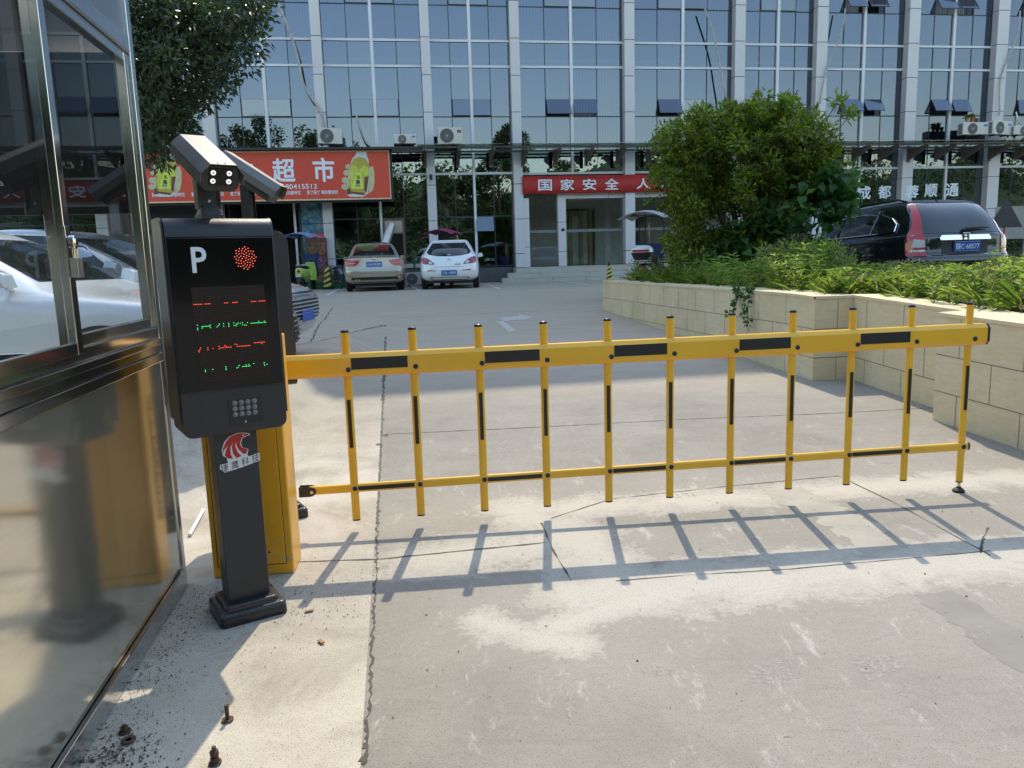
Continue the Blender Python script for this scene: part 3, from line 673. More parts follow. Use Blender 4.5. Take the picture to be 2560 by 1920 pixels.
# ---------------------------------------------------------------- parking ticket machine
SA = R(33)
def station(name, loc, rz, label):
    r = empty(name, loc, rz, label, 'parking machine')
    b = MB()
    def rr(hx, hy, c): 
        o = []
        for sx, sy, a0 in ((1, 1, 0), (-1, 1, 90), (-1, -1, 180), (1, -1, 270)):
            for k in range(5): a = R(a0 + 22.5 * k); o.append((sx * (hx - c) + c * math.cos(a), sy * (hy - c) + c * math.sin(a)))
        return o
    prof = [(.135, .125, 0, .018), (.137, .127, .006, .02), (.135, .125, .046, .02), (.128, .118, .056, .02), (.112, .102, .058, .02), (.110, .100, .074, .02), (.104, .094, .080, .018)]
    b.loft([[(x, y, z) for x, y in rr(hx, hy, c)] for hx, hy, z, c in prof]); b.build('base', BASEP, r, smooth='auto', bevel=.002)
    p = MB(); p.box(-.085, .085, -.055, .055, .078, .83); p.build('post', BLK, r, bevel=.003)
    # head: side profile (y, z), extruded across; front is -y
    hw = .202; F = -.10; B = .10
    pr = [(F + .055, .800), (F + .012, .815), (F, .83)]
    pr = [(F, .83), (F, 1.575)] + [(F + .06 - .06 * math.cos(a), 1.575 + .075 * math.sin(a)) for a in [R(q) for q in (15, 30, 45, 60, 75, 90)]] + [(B - .02, 1.65), (B, 1.63), (B, .83)]
    h = MB(); n = len(pr); 
    # lower corners rounded in the front view: build as outline in xz with y depth, then top roll added by profile
    out = []
    cr = .035
    for sx, a0 in ((1, 270), (-1, 180)):
        pass
    ol = [(hw, 1.575)] + [(-hw, 1.575)] + [(-hw + cr - cr * math.cos(R(q)), .80 + cr - cr * math.sin(R(q))) for q in (0, 22, 45, 67, 90)] + [(hw - cr + cr * math.sin(R(q)), .80 + cr - cr * math.cos(R(q))) for q in (0, 22, 45, 67, 90)]
    ol = [(x, z) for x, z in ol]
    Mxz = Matrix(((1, 0, 0, 0), (0, 0, -1, B), (0, 1, 0, 0), (0, 0, 0, 1)))      # (x,z,d) -> (x, B-d, z)
    h.prism(ol, 0, B - F, 0, Mxz)
    top = [(F, 1.5755)] + [(F + .062 - .062 * math.cos(R(q)), 1.5755 + .075 * math.sin(R(q))) for q in (15, 30, 45, 60, 75, 90)] + [(B - .03, 1.6505), (B - .008, 1.643), (B, 1.62), (B, 1.5755)]
    rings = [[(x, y, z) for y, z in top] for x in (-hw, hw)]
    h.loft(rings); h.build('head_housing', BLK, r, smooth='auto', bevel=.003)
    # side cheeks stand proud, as the folded side plates do
    ck = MB()
    cpf = [(F + .012, .86), (F + .012, 1.57)] + [(F + .07 - .058 * math.cos(R(q)), 1.575 + .078 * math.sin(R(q))) for q in (20, 45, 70, 90)] + [(B + .012, 1.653), (B + .012, .86)]
    for x in (-hw - .0085, hw + .0005): ck.loft([[(xx, y, z) for y, z in cpf] for xx in (x, x + .008)])
    ck.build('side_plate', BLK, r, smooth='auto')
    return r, hw, F, B
s1, hw, F, B = station('ticket_machine', (-1.165, 3.12, 0), SA, 'black parking machine with lit display and red signal, in front of the yellow cabinet')
def fq(x, z, o=.0): return (x, F - o, z)
sc1 = MB(); sc1.box(-hw + .004, hw - .004, F - .0035, F + .001, .985, 1.572); scr = sc1.build('screen_panel', BLKG, s1, bevel=.001)
seam = MB(); seam.box(-hw + .002, hw - .002, F - .0015, F + .001, .975, .983); seam.build('seam', BLKS, s1)
mx_ = MB(); mx_.box(-.128, .150, F - .0048, F - .0036, 1.015, 1.388); mxo = mx_.build('led_matrix', MATRIX, scr)
gl = MB()
for k in range(48): z = 1.018 + k * .0077; gl.box(-.127, .149, F - .0056, F - .0049, z, z + .0012)
for k in range(36): x = -.126 + k * .0077; gl.box(x, x + .0009, F - .0059, F - .0057, 1.017, 1.386)
gl.build('led_grid', plain('led_grid_line', (.045, .026, .016), .5), scr)
lr = MB(); lg = MB()
def dot(mb, x, z, r=.0019):
    n = 6; mb.add([(x + r * math.cos(6.283 * k / n), F - .0066, z + r * math.sin(6.283 * k / n)) for k in range(n)] + [(x, F - .0082, z)], [(k, (k + 1) % n, n) for k in range(n)])
def run(mb, x0, x1, z, d=.0058):
    x = x0
    while x <= x1: dot(mb, x, z); x += d
Wm = lambda q: -.128 + .278 * q
for a, b in ((.02, .14), (.17, .25), (.43, .48), (.54, .62), (.80, .87), (.91, 1.)): run(lr, Wm(a), Wm(b), 1.322)
for a, b in ((.10, .21), (.46, .47), (.56, .60), (.77, .995)): run(lg, Wm(a), Wm(b), 1.236)
for q, dz in ((.04, .006), (.04, -.005), (.04, -.011), (.10, -.006), (.21, .004), (.21, -.006), (.32, 0), (.335, .005), (.30, -.005), (.39, .006), (.39, -.004), (.46, .006), (.46, -.006), (.53, .006), (.53, -.004), (.56, -.006), (.59, .005), (.62, .003), (.65, -.004), (.65, .005), (.68, -.005), (.70, -.006), (.72, .004), (.88, .006), (.96, .005)): dot(lg, Wm(q), 1.236 + dz)
for a, b in ((.32, .48), (.58, .74), (.79, .94)): run(lr, Wm(a), Wm(b), 1.148 + (.009 if a > .75 else 0))
for q, dz in ((.03, -.004), (.045, 0), (.055, .006), (.03, -.009), (.15, .004), (.15, -.004), (.22, .0), (.30, .006), (.30, -.004), (.38, .008), (.40, .004), (.55, .008), (.55, 0), (.52, .01), (.90, .004)): dot(lr, Wm(q), 1.148 + dz)
for a, b in ((.60, .71),): run(lg, Wm(a), Wm(b), 1.066)
for q, dz in ((.09, 0), (.09, -.006), (.19, 0), (.37, .006), (.37, 0), (.37, -.006), (.54, 0), (.555, .006), (.52, -.003), (.65, .006), (.69, .006), (.76, .008), (.91, .008), (.91, .002), (.915, -.004), (.95, 0)): dot(lg, Wm(q), 1.066 + dz)
lr.build('red_led_text', LEDR, scr); lg.build('green_led_text', LEDG, scr)
sg = MB(); k = 0
for i in range(58):
    rr_ = .043 * math.sqrt((i + .5) / 58); a = i * 2.39996; sg.lathe([(.0019, 0), (.0018, .002), (.0010, .0035)], 8, 0, Matrix.Translation((.085 + rr_ * math.cos(a), F - .0036, 1.494 + rr_ * math.sin(a) * 1.05)) @ Matrix.Rotation(R(90), 4, 'X'))
sg.build('red_signal', LEDP, scr)
pl_ = MB(); lettering(pl_, 'P', .056, .098, face_M((-.088, F - .0042, 1.490), (1, 0, 0), (0, 0, 1)), .035); pl_.build('letter', WHT, scr)
sp = MB(); sp.box(-.028, .108, F - .002, F + .001, .835, .938); spo = sp.build('speaker_plate', plain('speaker_plate', (.014, .014, .015), .3), s1, bevel=.004)
sh = MB()
for i in range(4):
    for j in range(3): sh.lathe([(.0105, 0), (.0105, .001), (.008, .003), (.002, .004)], 16, 0, Matrix.Translation((-.004 + i * .026, F - .002, .875 + j * .0235)) @ Matrix.Rotation(R(90), 4, 'X'))
sh.build('speaker_hole', plain('grey_speaker_mesh', (.16, .16, .155), .5), spo, smooth='auto')
MB().box(.032, .036, F - .003, F - .002, .838, .846).build('microphone_hole', LENS, spo)
# eagle head sticker and its four characters
YP = -.055
stk = MB(); 
def spoly(mb, pts, o, mi): 
    mb.add([(x, YP - o, z) for x, z in pts], [tuple(range(len(pts)))], mi)
def E(px, pz): return (-.062 + (px - 255) / 300 * .150, .790 - (pz - 90) / 330 * .163)     # sticker photo crop -> post face
white = [(300, 330), (295, 285), (266, 262), (262, 210), (285, 150), (330, 108), (390, 90), (450, 92), (494, 110), (492, 124), (465, 126), (430, 140), (416, 180), (425, 215), (472, 240), (458, 285), (470, 300), (556, 283), (558, 352), (520, 360), (400, 386), (270, 406), (234, 372), (238, 335)]
spoly(stk, [E(*p) for p in reversed(white)], .0006, 0)
body = [(300, 150), (335, 112), (390, 98), (448, 97), (488, 113), (484, 121), (452, 123), (424, 138), (409, 180), (418, 214), (466, 240), (452, 272), (430, 276), (400, 240), (382, 205), (376, 160), (370, 200), (384, 250), (412, 288), (370, 300), (345, 255), (342, 200), (352, 165), (330, 205), (328, 260), (345, 300), (305, 292), (280, 262), (300, 205), (316, 180), (280, 215), (273, 245), (270, 205)]
spoly(stk, [E(*p) for p in reversed(body)], .0012, 1)
spoly(stk, [E(*p) for p in reversed([(428, 112), (446, 106), (450, 112), (438, 118)])], .0016, 0)
for i, chh in enumerate('捷鹰科技'):
    cx, cz = E(270 + i * 84, 368 - i * 15); Mc = face_M((cx, YP - .0012, cz), (1, 0, .0), (0, 0, 1)) @ Matrix.Rotation(R(8), 4, 'Z') @ Matrix(((1, .12, 0, 0), (0, 1, 0, 0), (0, 0, 1, 0), (0, 0, 0, 1)))
    lettering(stk, chh, .030, .034, Mc, .012, 2)
stk.build('eagle_sticker', [plain('sticker_white', (.66, .66, .66), .4), plain('sticker_red', (.42, .018, .022), .4), BLKS], s1)

def cam_unit(parent, x, y, z, yaw, pitch, front=True):
    """plate reader camera on a folded bracket; local -y is the lens side"""
    Mc = Matrix.Translation((x, y, z)) @ Matrix.Rotation(yaw, 4, 'Z') @ Matrix.Rotation(pitch, 4, 'X')
    oc = lambda hx, hz, c, zo=0: [(hx - c, hz + zo), (-hx + c, hz + zo), (-hx, hz - c + zo), (-hx, -hz + c + zo), (-hx + c, -hz + zo), (hx - c, -hz + zo), (hx, -hz + c + zo), (hx, hz - c + zo)]
    bd = MB(); bd.loft([[(px, yy, pz) for px, pz in oc(.072, .050, .018)] for yy in (.19, -.135)], True, True, 0, Mc); cbo = bd.build('camera_housing', BLK, parent, bevel=.002)
    hood = MB(); 
    def arc(e): return [(-.080 - e, -.012), (-.080 - e, .026), (-.048 - e * .4, .060 + e), (.048 + e * .4, .060 + e), (.080 + e, .026), (.080 + e, -.012)]
    rings = [[(px, yy, pz) for px, pz in arc(.003) + list(reversed(arc(0)))] for yy in (.205, -.158)]
    hood.loft(rings, True, True, 0, Mc); 
    for sx in (-.014, .014): hood.lathe([(.004, 0), (.004, .003)], 8, 1, Mc @ Matrix.Translation((sx, -.138, .0655)))
    hood.build('sun_shield', [plain('grey_sunshield', (.15, .148, .14), .45, 0, .1, 6), ZINC], cbo, bevel=.001)
    if front:
        fp = MB(); fp.box(-.044, .044, -.139, -.1355, -.024, .040, 0, Mc); fp.build('lens_window', BLKG, cbo)
        ld = MB()
        for sx in (-.030, .030):
            for sz in (-.008, .024):
                Ml = Mc @ Matrix.Translation((sx, -.139, sz + .0)) @ Matrix.Rotation(R(90), 4, 'X')
                ld.lathe([(.0095, 0), (.0095, .003), (.0065, .0035)], 16, 0, Ml); ld.lathe([(.004, .003), (.0035, .005)], 12, 1, Ml)
        ld.build('infrared_lamp', [plain('lamp_reflector', (.75, .75, .75), .25, .3, .03, 30, 0, 0, .5, ((1, 1, 1), .35)), plain('lamp_centre', (.25, .25, .25), .4)], cbo, smooth='auto')
        ln = MB(); ln.lathe([(.013, 0), (.013, .002), (.004, .003)], 16, 0, Mc @ Matrix.Translation((0, -.1392, .012)) @ Matrix.Rotation(R(90), 4, 'X')); ln.build('lens', BLKG, cbo)
    br = MB(); Mz = Matrix.Translation((x, y, 0)) @ Matrix.Rotation(yaw, 4, 'Z')
    br.box(-.042, .042, .0, .09, 1.652, 1.668, 0, Mz)
    br.loft([[(-.042, .01, 1.668), (.042, .01, 1.668), (.042, .08, 1.668), (-.042, .08, 1.668)], [(-.028, .02, 1.705), (.028, .02, 1.705), (.028, .06, 1.705), (-.028, .06, 1.705)]], True, True, 0, Mz)
    for sx in (-.044, .038): br.box(sx, sx + .006, .02, .07, 1.69, z - .02, 0, Mz)
    br.box(-.036, .036, .03, .058, 1.70, z - .045, 0, Mz)
    for sz in (1.70, 1.722): br.lathe([(.006, 0), (.006, .004)], 8, 1, Mz @ Matrix.Translation((0, .03, sz)) @ Matrix.Rotation(R(90), 4, 'X'))
    br.build('camera_bracket', [BLK, ZINC], parent, bevel=.001)
cam_unit(s1, .0, .0, 1.85, R(6), R(25))
# second machine behind, facing into the lot
s2, _, _, _ = station('ticket_machine', (-1.395, 4.40, 0), R(122), 'black parking machine turned away behind the lit one, its back showing')
s2m = MB(); s2m.box(-hw + .004, hw - .004, F - .0035, F + .001, .985, 1.572); s2m.build('screen_panel', BLKG, s2)
cam_unit(s2, .0, .0, 1.93, R(-35), R(34), False)
# ---------------------------------------------------------------- office building (local: x along the facade, -y out to the lot)
ob = empty('office_building', (0, FY, 0), FANG, 'long office block with blue mirrored windows, grey metal columns and glass canopy', 'office building')
PLZ, ROOFZ, STH = 1.21, 24.6, 3.83
CU = [-18.0, -14.2, -10.37, -6.57, -2.80, .42, 4.71, 9.04, 12.37, 16.22, 20.08, 23.95, 27.8, 31.6]
CWD = [.38, .38, .40, .34, .32, .34, .38, .40, .44, .46, .50, .46, .46, .46]
CPROJ = .34
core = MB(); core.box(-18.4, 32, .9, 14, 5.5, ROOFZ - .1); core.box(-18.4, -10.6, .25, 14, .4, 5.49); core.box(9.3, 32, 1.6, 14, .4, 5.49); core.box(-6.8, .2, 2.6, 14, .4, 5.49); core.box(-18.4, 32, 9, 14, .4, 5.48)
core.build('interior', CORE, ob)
rfp = MB(); rfp.box(-18.6, 32.2, -.1, 14.2, ROOFZ - .09, ROOFZ + .5); rfp.build('roof', ALU, ob)
def row_panes(mb, x0, x1, z0, z1, y=0., tilt=.0055):
    a = [y + random.uniform(-tilt, tilt) for _ in range(3)]
    mb.add([(x0, a[0], z0), (x1, a[1], z0), (x1, a[2], z1), (x0, a[0] + a[2] - a[1], z1)], [(0, 1, 2, 3)])
LIN = .028
def sash(parent, x0, x1, zt, h, ang, mat=None):
    """top hung vent opened outwards by ang"""
    M = Matrix.Translation((0, -.012, zt)) @ Matrix.Rotation(-ang, 4, 'X')
    fr = MB(); f = .04
    for b in ((x0, x0 + f, -h, 0), (x1 - f, x1, -h, 0), (x0 + f, x1 - f, -h, -h + f), (x0 + f, x1 - f, -f, 0)): fr.box(b[0], b[1], -.03, .0, b[2], b[3], 0, M)
    o = fr.build('vent_sash', VENTF, parent)
    g = MB(); g.add([(x0 + .01, -.033, -h + .01), (x1 - .01, -.033, -h + .01), (x1 - .01, -.033, -.01), (x0 + .01, -.033, -.01)], [(0, 1, 2, 3)], 0, M); g.build('vent_pane', VENTG, o)
VENT = {(3, 0): (2, 2), (4, 0): (7, 7), (5, 0): (20, 22), (6, 0): (24, 0), (8, 0): (34, 36), (9, 0): (34, 30), (10, 0): (14, 10), (8, 1): (34, 36), (9, 1): (34, 36), (10, 1): (32, 30), (5, 1): (0, 0), (6, 1): (0, 3)}
def window_unit(i, j):
    x0, x1 = CU[i] + CWD[i] / 2, CU[i + 1] - CWD[i + 1] / 2; zb_ = 6.72 + STH * j
    xm = (x0 + x1) / 2; q = (x1 - x0) / 4
    xs = [x0 + q * k for k in range(5)]; zs = [zb_ - 1.2, zb_, zb_ + 1.75, zb_ + 2.63]
    detail = j < 2
    fr = MB()
    for k in range(5):
        if k == 2: continue
        fr.box(xs[k] - LIN / 2, xs[k] + LIN / 2, -.016, .04, zs[0], zs[3])
    for z in ((zs[1],) if True else ()): 
        for k in range(4): fr.box(xs[k] + LIN / 2, xs[k + 1] - LIN / 2, -.014, .04, z - .018, z + .018)
    wo = fr.build('window', FRM, ob)
    mu = MB(); mu.box(xm - .055, xm + .055, -.09, .05, zs[0], zs[3]); mu.build('mullion', ALUW, wo)
    tr = MB()
    for z in (zs[2], zs[3]):
        tr.box(x0, xm - .055, -.055, .045, z - .04, z + .04); tr.box(xm + .055, x1, -.055, .045, z - .04, z + .04)
    tr.build('transom', ALUW, wo)
    pn = MB()
    va = VENT.get((i, j), (0, 0))
    for r in range(3):
        for k in range(4):
            z0, z1 = zs[r], zs[r + 1]
            if r == 1 and k in (1, 2): z0 = zs[1] + .62
            row_panes(pn, xs[k], xs[k + 1], z0, z1)
    pn.build('pane', PANE, wo)
    if detail:
        for k, a in zip((1, 2), va):
            e0, e1 = (.03, .06) if k == 1 else (.06, .03)
            sash(wo, xs[k] + e0, xs[k + 1] - e1, zs[1] + .61, .58, R(a))
        cu = MB()
        for k in range(4):
            if random.random() < .42:
                n = 9; w_ = q / n; zt = zs[2] - .05 if random.random() < .6 else zs[2] - random.uniform(.4, .9)
                for a in range(n): xx = xs[k] + a * w_; cu.add([(xx, .38 + .03 * (a % 2), zs[0] + .05), (xx + w_ * .8, .40 - .03 * (a % 2), zs[0] + .05), (xx + w_ * .8, .40 - .03 * (a % 2), zt), (xx, .38 + .03 * (a % 2), zt)], [(0, 1, 2, 3)])
        cu.box(x0, x1, .30, .34, zs[2] + .25, zs[2] + .37)
        cu.build('curtain', CURT, wo)
    else:
        b = MB(); 
        for k in (1, 2): row_panes(b, xs[k], xs[k + 1], zs[1], zs[1] + .62)
        b.build('vent_pane', VENTG, wo)
for i in range(len(CU) - 1):
    for j in range(5): window_unit(i, j)
for i, (u, wd_) in enumerate(zip(CU, CWD)):
    c = MB(); z = PLZ - .6 if i not in (5, 6) else PLZ
    js = [6.83 + 1.277 * k for k in range(-5, 16)]
    js = [z] + [q for q in js if z + .3 < q < ROOFZ - .2] + [ROOFZ - .1]
    for a, b in zip(js[:-1], js[1:]): c.box(u - wd_ / 2, u + wd_ / 2, -CPROJ, .05, a + .012, b - .012)
    c.box(u - wd_ / 2 + .012, u + wd_ / 2 - .012, -CPROJ + .014, .06, js[0], js[-1], 1)
    c.build('column', [ALU, FRM], ob)
# --- ground floor
def gbay(x0, x1, z0, vents=None, skip=(), z1=5.5):
    xm = (x0 + x1) / 2; q = (x1 - x0) / 4; xs = [x0 + q * k for k in range(5)]
    fr = MB()
    for k in (0, 1, 3, 4): fr.box(xs[k] - .016, xs[k] + .016, -.014, .05, z0, z1)
    for z in (3.14, z0 + .02):
        for k in range(4): fr.box(xs[k] + .016, xs[k + 1] - .016, -.012, .05, z - .02, z + .02)
    wo = fr.build('shop_window', FRM, ob)
    MB().box(xm - .045, xm + .045, -.07, .06, z0, z1).build('mullion', ALUW, wo)
    t = MB(); t.box(x0, xm - .045, -.05, .055, 4.66, 4.74); t.box(xm + .045, x1, -.05, .055, 4.66, 4.74); t.build('transom', ALUW, wo)
    p = MB()
    for k in range(4):
        row_panes(p, xs[k], xs[k + 1], 4.7, z1); row_panes(p, xs[k], xs[k + 1], 3.14, 4.7)
        if k in skip: continue
        row_panes(p, xs[k], xs[k + 1], z0 + .02, 3.14 if not (vents and k in (1, 2)) else 2.54)
    p.build('pane', PANEG, wo)
    if vents:
        for k, a in zip((1, 2), vents): sash(wo, xs[k] + .02, xs[k + 1] - .05, 3.12, .56, R(a))
    return wo
bw = lambda i: (CU[i] + CWD[i] / 2, CU[i + 1] - CWD[i + 1] / 2)
gbay(*bw(0), 1.2); MB().box(-14.0, -10.58, .0, .1, 1.2, 5.5).build('shop_shutter', CORE, ob); gbay(*bw(3), 1.25, None, (2,)) ; gbay(*bw(4), 1.27, (2, 16))
for i in (7, 8, 9, 10, 11, 12): gbay(*bw(i), 1.0)
# supermarket doorway: dark interior behind, aluminium jamb
x0, x1 = bw(2)
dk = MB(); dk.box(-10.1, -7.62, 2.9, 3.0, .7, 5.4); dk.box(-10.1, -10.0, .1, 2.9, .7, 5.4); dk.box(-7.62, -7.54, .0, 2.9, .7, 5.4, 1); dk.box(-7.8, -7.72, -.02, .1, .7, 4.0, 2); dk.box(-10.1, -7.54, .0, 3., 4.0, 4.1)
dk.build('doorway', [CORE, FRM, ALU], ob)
MB().box(-7.53, -6.75, -.03, .05, 1.0, 3.78).build('mural_panel', MURAL, ob)
MB().box(-7.53, -6.75, -.034, -.031, 2.99, 3.02).build('panel_joint', FRM, ob)
ht = MB(); ht.box(x0, x1, .0, .1, 3.98, 5.5); ht.build('fascia_backing', FRM, ob)
# kitchen door beside the sedan: brown frame, boards above, with flexible duct
kd = MB()
for a, b in ((-4.62, -4.56), (-3.92, -3.84)): kd.box(a, b, -.06, .04, 1.0, 3.12)
kd.box(-4.56, -3.92, -.06, .04, 3.05, 3.12); kd.box(-4.56, -3.92, -.05, .03, 2.62, 3.05, 1); kd.box(-4.56, -3.92, -.06, .04, 2.57, 2.615); kd.box(-4.56, -3.92, .0, .02, 1.0, 2.57, 2)
kd.build('side_door', [plain('brown_frame', (.12, .08, .055), .5), plain('beige_board', (.42, .38, .30), .7), CARGL], ob)
# office entrance between columns: lobby, post, beam, glass
x0, x1 = .60, 8.82
lob = MB(); lob.box(x0, x1, 4.0, 4.1, PLZ, 4.6); lob.box(x0 - .06, x0, .1, 4.0, PLZ, 4.6); lob.box(x1, x1 + .06, .1, 4.0, PLZ, 4.6); lob.box(x0, x1, .1, 4.0, 4.55, 4.6); lob.build('lobby', LOBBY, ob)
lf = MB(); lf.box(x0, x1, -.2, 4.0, PLZ - .1, PLZ + .002); lf.build('lobby_floor', plain('lobby_floor_stone', (.16, .16, .155), .2), ob)
ld_ = MB(); ld_.box(2.9, 2.98, 3.85, 3.98, PLZ, 3.6); ld_.box(4.35, 4.43, 3.85, 3.98, PLZ, 3.6); ld_.box(2.98, 4.35, 3.85, 3.98, 3.5, 3.6)
ld_.box(3.28, 3.42, 3.87, 3.97, PLZ, 3.5, 1); ld_.box(3.75, 3.90, 3.87, 3.97, PLZ, 3.5, 1); ld_.box(4.15, 4.3, 3.87, 3.97, PLZ, 3.5, 1); ld_.box(3.02, 3.18, 3.84, 3.9, PLZ, 3.4, 2); ld_.box(3.42, 3.75, 3.9, 3.97, 3.3, 3.5, 1)
ld_.build('lobby_door', [FRM, WOODY, ACW], ob)
lk_ = MB(); lk_.box(5.9, 6.7, 3.7, 3.95, PLZ, 3.2); lk_.build('lobby_cabinet', plain('dark_blue_panel', (.02, .03, .055), .4), ob)
ep = MB(); ep.box(1.93, 2.24, -.16, .12, PLZ, 3.92); ep.box(2.24, 8.6, -.16, .12, 3.72, 3.93); ep.box(.585, .80, -.30, .12, PLZ, 3.75); ep.build('entrance_frame', ALU, ob, bevel=.006)
ejn = MB()
for z in (1.75, 2.85): ejn.box(1.928, 2.242, -.162, .0, z, z + .015)
for x in (3.9, 5.4, 6.9): ejn.box(x, x + .012, -.162, .0, 3.718, 3.932)
for z in (1.95, 3.0): ejn.box(.583, .802, -.302, 0, z, z + .015)
ejn.build('panel_joint', FRM, ob)
eg = MB(); row_panes(eg, .80, 1.93, PLZ, 4.66, 0, .001)
for a in (2.24, 4.0, 5.6, 7.2): row_panes(eg, a + .01, a + 1.56, PLZ, 3.72, .0, .001)
eg.build('entrance_pane', glassy('entrance_glass', (.5, .55, .58), .16, .0, (.82, .86, .86)), ob)
et = MB(); et.box(.8, 1.93, -.012, .012, 2.48, 2.58); et.box(2.26, 8.6, -.012, .012, 2.48, 2.58); et.build('glass_band', plain('grey_band', (.16, .17, .17), .4), ob)
eu = MB(); 
x0e, x1e = bw(5)
for k in range(4): row_panes(eu, x0e + (x1e - x0e) * k / 4, x0e + (x1e - x0e) * (k + 1) / 4, 4.70, 5.5)
x0f, x1f = bw(6)
for k in range(4): row_panes(eu, x0f + (x1f - x0f) * k / 4, x0f + (x1f - x0f) * (k + 1) / 4, 4.70, 5.5)
eu.build('upper_light', PANEG, ob)
for (a, b) in ((x0e, x1e), (x0f, x1f)):
    ef = MB()
    ef.box(a, b, -.10, .05, 4.62, 4.70)
    ef.build('transom', ALUW, ob); MB().box((a + b) / 2 - .045, (a + b) / 2 + .045, -.07, .05, 4.705, 5.5).build('mullion', ALUW, ob)
bb = MB(); bb.box(x0e, x1e, .0, .1, 3.93, 4.615); bb.box(x0f, x1f, .0, .1, 3.93, 4.615); bb.build('fascia_backing', FRM, ob)
# plinth under the shops
PLM = plain('dark_plinth', (.06, .065, .07), .5)
for a, b, c in ((-6.4, .45, 1.24), (9.2, 32, .99), (-18.3, -10.5, 1.19)): MB().box(a, b, -.10, .1, .3, c).build('plinth', PLM, ob)
# entrance steps
est = empty('entrance_steps', (0, FY, 0), FANG, 'three broad pale stone steps up to the office entrance', 'steps')
for k, (u0, n_) in enumerate(((-.42, 1.05), (-.78, 1.40), (-1.05, 1.75))):
    z1 = PLZ - .008 - k * .176; s_ = MB(); s_.box(u0 + .55, 9.0, -n_, -.36 if k == 0 else -n_ + .36, z1 - .176 if k < 2 else .3, z1); 
    s_.build('step', STEPM, est, bevel=.006)
lnd = MB(); lnd.box(.15, 9.0, -.36, -.21, .4, PLZ - .010); lnd.build('landing', STEPM, est)
sj = MB()
for k, n_ in enumerate((1.05, 1.40, 1.75)):
    x = .6 + k * .37
    while x < 9: sj.box(x, x + .012, -n_ - .0015, -n_ + .01, PLZ - .18 - k * .176, PLZ - .02 - k * .176); x += 1.25
    sj.box(-.2, 9, -n_ - .0015, -n_ + .02, PLZ - .046 - k * .176, PLZ - .040 - k * .176)
sj.build('stone_joint', plain('stone_joint', (.15, .14, .12), .9), est)
mat_ = MB(); mat_.box(3.6, 7.2, -.34, -.22, PLZ - .005, PLZ + .008); tag(mat_.build('door_mat', plain('red_mat', (.22, .02, .02), .9)), 'dark red mat lying along the top step of the entrance', 'mat'); bpy.context.view_layer.update()
o_ = bpy.data.objects['door_mat']; o_.location = (0, FY, 0); o_.rotation_euler = (0, 0, FANG)
# --- canopy: glass roof on tapered steel brackets
CN = 1.65
cgp = empty('glass_canopy', (0, FY, 5.5), FANG, 'long glass canopy on rusty steel brackets above the ground floor', 'canopy')
g = MB(); 
x = -3.3
while x < 29:
    g.box(x + .01, x + 1.19, -CN, -.37, .02 + random.uniform(-.004, .004), .04); x += 1.2
g.build('glass_sheet', CANG, cgp)
tb = MB(); tb.tube([(-3.4, -CN + .22, -.045), (29, -CN + .22, -.045)], .035, 8); tb.tube([(-3.4, -.42, -.06), (29, -.42, -.06)], .03, 8); tb.build('support_tube', BRK, cgp)
for k in range(27):
    x = -3.0 + 1.2 * k
    b = MB(); b.loft([[(x - .035, -.40, -.55), (x + .035, -.40, -.55), (x + .035, -.40, -.12), (x - .035, -.40, -.12)], [(x - .03, -CN + .12, -.18), (x + .03, -CN + .12, -.18), (x + .03, -CN + .12, -.085), (x - .03, -CN + .12, -.085)]])
    b.box(x - .06, x + .06, -.40, -.34, -.62, .0)
    bo = b.build('bracket', BRK, cgp)
    sp_ = MB()
    for yy in (-CN + .2, -.75):
        for sx in (-.15, .15): sp_.tube([(x, yy, -.03), (x + sx, yy - .08, .012)], .012, 6); sp_.lathe([(.03, 0), (.03, .012)], 8, 0, Matrix.Translation((x + sx, yy - .08, .008)))
        sp_.tube([(x, yy, -.08), (x, yy, -.02)], .016, 6)
    sp_.build('glass_fitting', BRK, bo)
# --- dark roof and red supermarket sign
NS = 1.25
def sgn(n): return lambda sx, sy: fac(sx, sy, n)
ssg = empty('supermarket_sign', (0, FY, 0), FANG, 'long red shop sign with white characters and a drink bottle picture', 'shop sign')
fS = lambda x, y: fac(560 + x * .2411, 340 + y * .2411, NS)
uR, zT = fS(1702, 160); _, zB = fS(1710, 640); uL = -14.6
sb = MB(); sb.box(uL, uR, -NS, -NS + .12, zB, zT); sb.build('sign_board', RED, ssg)
se = MB(); se.box(uL - .02, uR + .03, -NS - .01, -NS + .13, zT + .001, zT + .045); se.box(uL - .02, uR + .03, -NS - .01, -NS + .13, zB - .045, zB - .001); se.box(uR + .001, uR + .03, -NS - .01, -NS + .13, zB, zT); se.build('sign_edge', CREAM, ssg)
FM = lambda u, z, o=.004: face_M((u, -NS - o, z), (1, 0, 0), (0, 0, 1))
sc_ = MB()
def put(t, a, b, bold, mb=sc_, mi=0, f=fS, o=.004, fm=None):
    (u0, z1), (u1, z0) = f(*a), f(*b); lettering(mb, t, u1 - u0, z1 - z0, (fm or FM)((u0 + u1) / 2, (z0 + z1) / 2, o), bold, mi)
for t, a, b in (('超', (490, 232), (745, 478)), ('市', (913, 225), (1156, 474))): mc = MB(); put(t, a, b, .045, mc); mc.build('sign_character', WHT, ssg)
u0, z1 = fS(490, 232); u1, z0 = fS(745, 478); du = fS(913, 225)[0] - u0
for k, t in ((1, '本'), (2, '日'), (3, '隆')):
    if k == 1: mc = MB(); lettering(mc, t, u1 - u0, z1 - z0, FM((u0 + u1) / 2 - du * k, (z0 + z1) / 2), .045); mc.build('sign_character', WHT, ssg)
mc = MB(); put('*18180415512', (470, 500), (968, 546), .02, mc); mc.build('phone_number', WHT, ssg)
put('累了困了 喝东鹏特饮', (858, 566), (1186, 602), .03)
